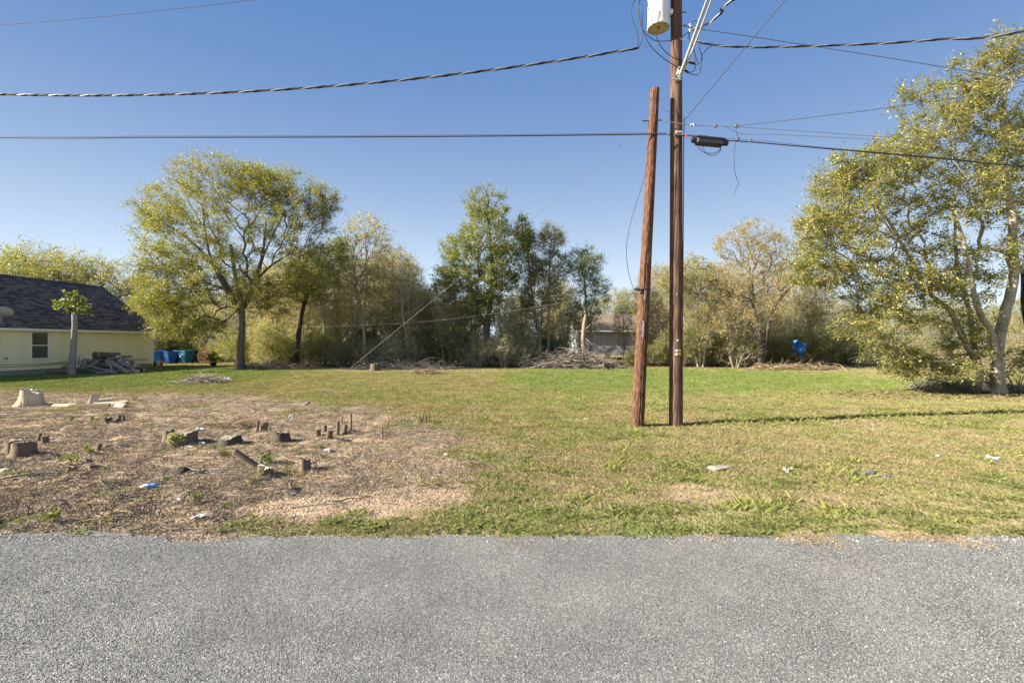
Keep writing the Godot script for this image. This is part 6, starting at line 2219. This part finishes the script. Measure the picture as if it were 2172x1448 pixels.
func blades(rng: RandomNumberGenerator, n: int, rad: float, h0: float, h1: float, wid: float, lean: float) -> ArrayMesh:
	var V := PackedVector3Array()
	var C := PackedColorArray()
	var I := PackedInt32Array()
	for i in n:
		var a := rng.randf() * TAU
		var o := Vector3(cos(a), 0, sin(a)) * sqrt(rng.randf()) * rad - Vector3(0, 0.006, 0)
		var h := rng.randf_range(h0, h1)
		var d := Vector3(rng.randfn() * lean, 1.0, rng.randfn() * lean).normalized()
		var b := rng.randf() * TAU
		var s := Vector3(cos(b), 0, sin(b)) * wid
		var k := V.size()
		var g := 0.45 + 1.0 * rng.randf()
		var col := Color(g * (0.92 + 0.16 * rng.randf()), g, g * 0.95)
		V.append_array([o - s, o + s, o + d * h * 0.6 + s * 0.6, o + d * h + Vector3(d.x, -0.25, d.z) * h * 0.25])
		C.append_array([col, col, col, col])
		I.append_array([k, k + 1, k + 2, k, k + 2, k + 3])
	return plain_mesh(V, C, I)


func build_cover() -> void:
	var rng := RandomNumberGenerator.new()
	rng.seed = 99
	var yaw := func(r: RandomNumberGenerator, sx: float, sy: float) -> Basis: return Basis(Vector3.UP, r.randf() * TAU).scaled_local(Vector3(sx, sy, sx))
	# mown grass
	for v in 2:
		scatter("mown_grass", ["short patchy grass growing over the lot", "thin dry grass mixed through the lot"][v], "grass", blades(rng, 16, 0.075, 0.018, 0.055, 0.0028, 0.55), M.blade, 88000, 3.94, 34.0, 40 + v,
			func(x, d): return (1.0 - dirtiness(x, d) * 0.97) * (1.0 - sandiness(x, d)) * (0.45 + 0.55 * greenness(x, d)) * (1.0 if d < 31.0 or x < -17.0 else 0.25),
			func(r, x, d):
				var s: float = clampf(0.75 + d * 0.045, 0.8, 2.2)
				var g: float = clampf(greenness(x, d) + r.randfn() * 0.22 - v * 0.25, 0.0, 1.0)
				var c := Color(0.45, 0.36, 0.185).lerp(Color(0.275, 0.295, 0.085), smoothstep(0.05, 0.5, g)).lerp(Color(0.165, 0.26, 0.055), smoothstep(0.55, 1.0, g))
				return [yaw.call(r, s, (0.6 + 0.5 * r.randf()) * minf(s, 1.3)), c, 0.0])
	# straw
	var sm := MB.new()
	for i in 7:
		var a := rng.randfn() * 0.6
		var o := Vector3(rng.randfn() * 0.06, 0.006 + rng.randf() * 0.02, rng.randfn() * 0.06)
		var L := rng.randf_range(0.06, 0.17)
		var d := Vector3(cos(a), rng.randfn() * 0.10, sin(a)) * L
		var s := Vector3(-sin(a), 0.3, cos(a)) * 0.0022
		var g := 0.75 + 0.5 * rng.randf()
		sm.quad(o - s, o + d - s * 0.4, o + d + s * 0.4, o + s, Color(g, g, g))
	scatter("dry_straw", "pale dead grass stalks lying over the lot", "straw", sm.commit(false), M.blade, 58000, 4.0, 26.0, 51,
		func(x, d): return (0.25 + 0.9 * (1.0 - greenness(x, d))) * (1.0 - 0.85 * dirtiness(x, d)) * (1.0 - 0.8 * sandiness(x, d)),
		func(r, x, d): return [Basis(Vector3.UP, r.randfn() * 0.9 + 0.35).scaled_local(Vector3.ONE * clampf(0.8 + d * 0.04, 0.9, 1.7)), Color(0.42, 0.315, 0.18).lerp(Color(0.58, 0.48, 0.31), r.randf()).lerp(Color(0.25, 0.17, 0.10), r.randf() * 0.5), 0.0])
	scatter("edge_straw", "orange dead grass washed onto the road edge", "straw", sm.commit(false), M.blade, 9000, 3.72, 4.12, 54,
		func(x, d): return smoothstep(0.02, 0.3, n1.get_noise_2d(x * 2.2 + 60.0, d * 4.0)) * (0.15 + 0.85 * smoothstep(2.0, 3.0, x)) * smoothstep(3.72, 4.0, d + 0.15 * n2.get_noise_2d(x * 2.0, 5.0)),
		func(r, x, d): return [Basis(Vector3.UP, r.randfn() * 0.5 + 0.3).scaled_local(Vector3.ONE * 0.7), Color(0.52, 0.36, 0.19).lerp(Color(0.64, 0.52, 0.34), r.randf()), 0.0 if d > 4.02 else 0.018])
	# broad leaved weeds along the verge
	var wm := MB.new()
	for i in 11:
		var a := rng.randf() * TAU
		var o := Vector3(cos(a), 0, sin(a)) * rng.randf() * 0.03 + Vector3(0, 0.004 + rng.randf() * 0.022, 0)
		var d := Vector3(cos(a), 0.25 + rng.randfn() * 0.25, sin(a)).normalized() * rng.randf_range(0.018, 0.038)
		var s := Vector3(-sin(a), rng.randfn() * 0.3, cos(a)) * 0.0085
		var g := 0.7 + 0.6 * rng.randf()
		wm.quad(o, o + d * 0.5 + s, o + d, o + d * 0.5 - s, Color(g, g, g))
	scatter("verge_weeds", "low bright green broad leaved weeds along the road edge", "weeds", wm.commit(false), M.leaf, 110000, 4.02, 12.0, 52,
		func(x, d): return maxf(0.45 * smoothstep(5.9, 4.4, d + 0.5 * n1.get_noise_2d(x * 2.0, d * 3.0)) * smoothstep(-2.6, -0.6, x + 0.5 * n2.get_noise_2d(x, d)), 0.6 * smoothstep(0.50, 0.85, greenness(x, d)) + (0.5 * smoothstep(4.5, 4.15, d) if x < -1.0 and n1.get_noise_2d(x * 2.5, 7.0) > 0.0 else 0.0)) * (1.0 - 0.85 * dirtiness(x, d) * (1.0 if d > 4.5 else 0.3)) * (1.0 - sandiness(x, d)) * (0.10 + 0.90 * smoothstep(-0.12, 0.22, n2.get_noise_2d(x * 1.6 + 5.0, d * 1.9))),
		func(r, x, d): return [yaw.call(r, 0.8 + 0.7 * r.randf(), 0.8 + 0.8 * r.randf()), Color(0.27, 0.305, 0.075).lerp(Color(0.44, 0.42, 0.15), r.randf()).lerp(Color(0.13, 0.175, 0.045), r.randf() * 0.5), 0.0])
	# taller grass here and there
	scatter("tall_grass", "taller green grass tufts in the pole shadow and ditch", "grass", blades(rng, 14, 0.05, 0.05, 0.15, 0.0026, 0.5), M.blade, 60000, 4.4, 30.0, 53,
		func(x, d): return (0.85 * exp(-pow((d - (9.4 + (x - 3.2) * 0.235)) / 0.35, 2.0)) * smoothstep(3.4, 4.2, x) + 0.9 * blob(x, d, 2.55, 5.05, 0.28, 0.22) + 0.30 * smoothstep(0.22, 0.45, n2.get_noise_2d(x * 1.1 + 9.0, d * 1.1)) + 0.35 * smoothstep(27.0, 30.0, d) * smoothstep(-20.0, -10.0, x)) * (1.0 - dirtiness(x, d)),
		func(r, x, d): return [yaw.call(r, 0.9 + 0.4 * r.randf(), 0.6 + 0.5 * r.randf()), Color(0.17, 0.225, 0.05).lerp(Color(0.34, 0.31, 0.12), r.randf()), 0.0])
	# twigs and bark bits on the soil
	for v in 2:
		var tm := MB.new()
		for i in 4:
			var a := rng.randf() * TAU
			var o := Vector3(rng.randfn() * 0.09, 0.006, rng.randfn() * 0.09)
			var L := rng.randf_range(0.04, 0.15)
			var d := Vector3(cos(a), 0, sin(a)) * L
			var r0 := rng.randf_range(0.0015, 0.0036)
			tm.tube(PackedVector3Array([o, o + d * 0.5 + Vector3(rng.randfn(), absf(rng.randfn()), rng.randfn()) * L * 0.06, o + d + Vector3(0, rng.randf() * 0.02, 0)]), PackedFloat32Array([r0, r0 * 0.85, r0 * 0.4]), 4, Color(1, 1, 1) * (0.6 + 0.7 * rng.randf()))
		scatter("twig_litter", ["thin brown twigs strewn over the cleared soil", "grey broken twigs strewn over the cleared soil"][v], "twigs", tm.commit(), M.stick, 26000, 3.98, 17.0, 60 + v,
			func(x, d): return (0.06 + 0.75 * dirtiness(x, d)) * (1.0 - 0.92 * sandiness(x, d)) * (0.08 + 0.92 * smoothstep(-0.15, 0.3, n1.get_noise_2d(x * 1.5, d * 1.5 + 30.0 + v * 50.0))),
			func(r, x, d): return [Basis(Vector3.UP, r.randf() * TAU).scaled_local(Vector3.ONE * (0.6 + 0.5 * r.randf() + d * 0.025)), Color(0.27, 0.20, 0.135).lerp(Color(0.56, 0.47, 0.37), pow(r.randf(), 2.0)).lerp(Color(0.09, 0.07, 0.055), 0.8 * r.randf()), 0.0])
	var cm := MB.new()
	for i in 9:
		var o := Vector3(rng.randfn() * 0.05, 0.003, rng.randfn() * 0.05)
		var t := Transform3D(Basis.from_euler(Vector3(rng.randfn() * 0.4, rng.randf() * 6.0, rng.randfn() * 0.4)), o)
		cm.box(t, Vector3(rng.randf_range(0.006, 0.020), rng.randf_range(0.003, 0.008), rng.randf_range(0.004, 0.010)), Color(1, 1, 1) * (0.35 + 0.9 * rng.randf()))
	scatter("bark_chips", "bits of bark, chips and clods covering the cleared soil", "wood chips", cm.commit(), M.stick, 46000, 3.98, 17.0, 63,
		func(x, d): return (0.03 + 0.9 * dirtiness(x, d)) * (1.0 - 0.93 * sandiness(x, d)),
		func(r, x, d): return [yaw.call(r, 0.7 + 0.4 * r.randf() + d * 0.02, 1.0), Color(0.36, 0.265, 0.18).lerp(Color(0.60, 0.50, 0.38), pow(r.randf(), 2.5)).lerp(Color(0.14, 0.105, 0.08), 0.75 * r.randf() * r.randf()), 0.0])
	# fallen leaves under the woods and in the yard
	var fl := MB.new()
	for i in 8:
		var o := Vector3(rng.randfn() * 0.2, 0.01 + rng.randf() * 0.03, rng.randfn() * 0.2)
		var a := rng.randf() * TAU
		var d := Vector3(cos(a), rng.randfn() * 0.3, sin(a)) * 0.07
		var s := Vector3(-sin(a), rng.randfn() * 0.3, cos(a)) * 0.025
		fl.quad(o, o + d * 0.5 + s, o + d, o + d * 0.5 - s, Color(1, 1, 1) * (0.6 + 0.6 * rng.randf()))
	scatter("fallen_leaves", "brown fallen leaves under the woods", "leaves", fl.commit(false), M.blade, 16000, 13.0, 48.0, 66,
		func(x, d): return smoothstep(28.5, 32.0, d) * 0.9 + 0.8 * blob(x, d, 13.4, 15.0, 4.2, 1.3),
		func(r, x, d): return [yaw.call(r, 1.3, 1.3), Color(0.26, 0.17, 0.09).lerp(Color(0.38, 0.29, 0.17), r.randf()).lerp(Color(0.12, 0.085, 0.05), r.randf() * 0.6), 0.0])
	# gravel: chips standing out of the road, and loose stones on its edge
	var gm := MB.new()
	var oct := [Vector3(1, 0, 0.1), Vector3(-0.1, 0.1, 1), Vector3(-1, -0.1, 0), Vector3(0.15, 0, -0.9), Vector3(0.1, 0.8, 0.05), Vector3(0, -0.8, 0)]
	for i in 4:
		gm.tri(oct[i], oct[4], oct[(i + 1) % 4])
		gm.tri(oct[(i + 1) % 4], oct[5], oct[i])
	var gmesh := gm.commit(false)
	var r2 := RandomNumberGenerator.new()
	r2.seed = 71
	var tr := []
	var co := PackedColorArray()
	for i in 120000:
		var d := sqrt(lerpf(1.7 * 1.7, 4.03 * 4.03, r2.randf()))
		var x := (r2.randf() * 2.0 - 1.0) * (1.1 * d + 0.6)
		var s := r2.randf_range(0.0022, 0.0058)
		tr.append(Transform3D(Basis.from_euler(Vector3(r2.randfn() * 0.5, r2.randf() * TAU, r2.randfn() * 0.5)).scaled_local(Vector3(s, s * 0.75, s * (0.6 + 0.4 * r2.randf()))), Vector3(x, 0.0005 + s * 0.15, -d)))
		var g := r2.randf_range(0.13, 0.30)
		var c := Color(g, g * 0.99, g * 0.965)
		var pk := r2.randf()
		var tan_share := 0.07 + 0.45 * smoothstep(0.1, 0.5, n1.get_noise_2d(x * 1.5 + 77.0, d * 2.0))
		if pk < tan_share:
			c = Color(g * 1.25, g * 1.13, g * 0.96)
		elif pk > 0.982:
			c = Color(0.55, 0.54, 0.51)
		co.append(c)
	var go := copies("road_chips", gmesh, M.stone_chip, tr, co)
	tag(go, "grey stone chips standing out of the road surface", "gravel", "", "stuff")
	scatter("edge_gravel", "loose gravel spilled along the road edge", "gravel", gmesh, M.stone_chip, 14000, 3.9, 4.6, 72,
		func(x, d): return smoothstep(4.35, 4.0, d) * (0.25 + 0.75 * smoothstep(-2.5, -4.0, x) + 0.3 * smoothstep(2.5, 4.0, x)),
		func(r, x, d):
			var s: float = 0.004 + 0.012 * pow(r.randf(), 3.0)
			var g: float = r.randf_range(0.2, 0.5)
			return [Basis.from_euler(Vector3(r.randfn() * 0.4, r.randf() * TAU, 0)).scaled_local(Vector3(s, s * 0.7, s * 0.8)), Color(g, g * 0.96, g * 0.9), 0.004 + (0.02 if d < 4.02 else 0.0)])
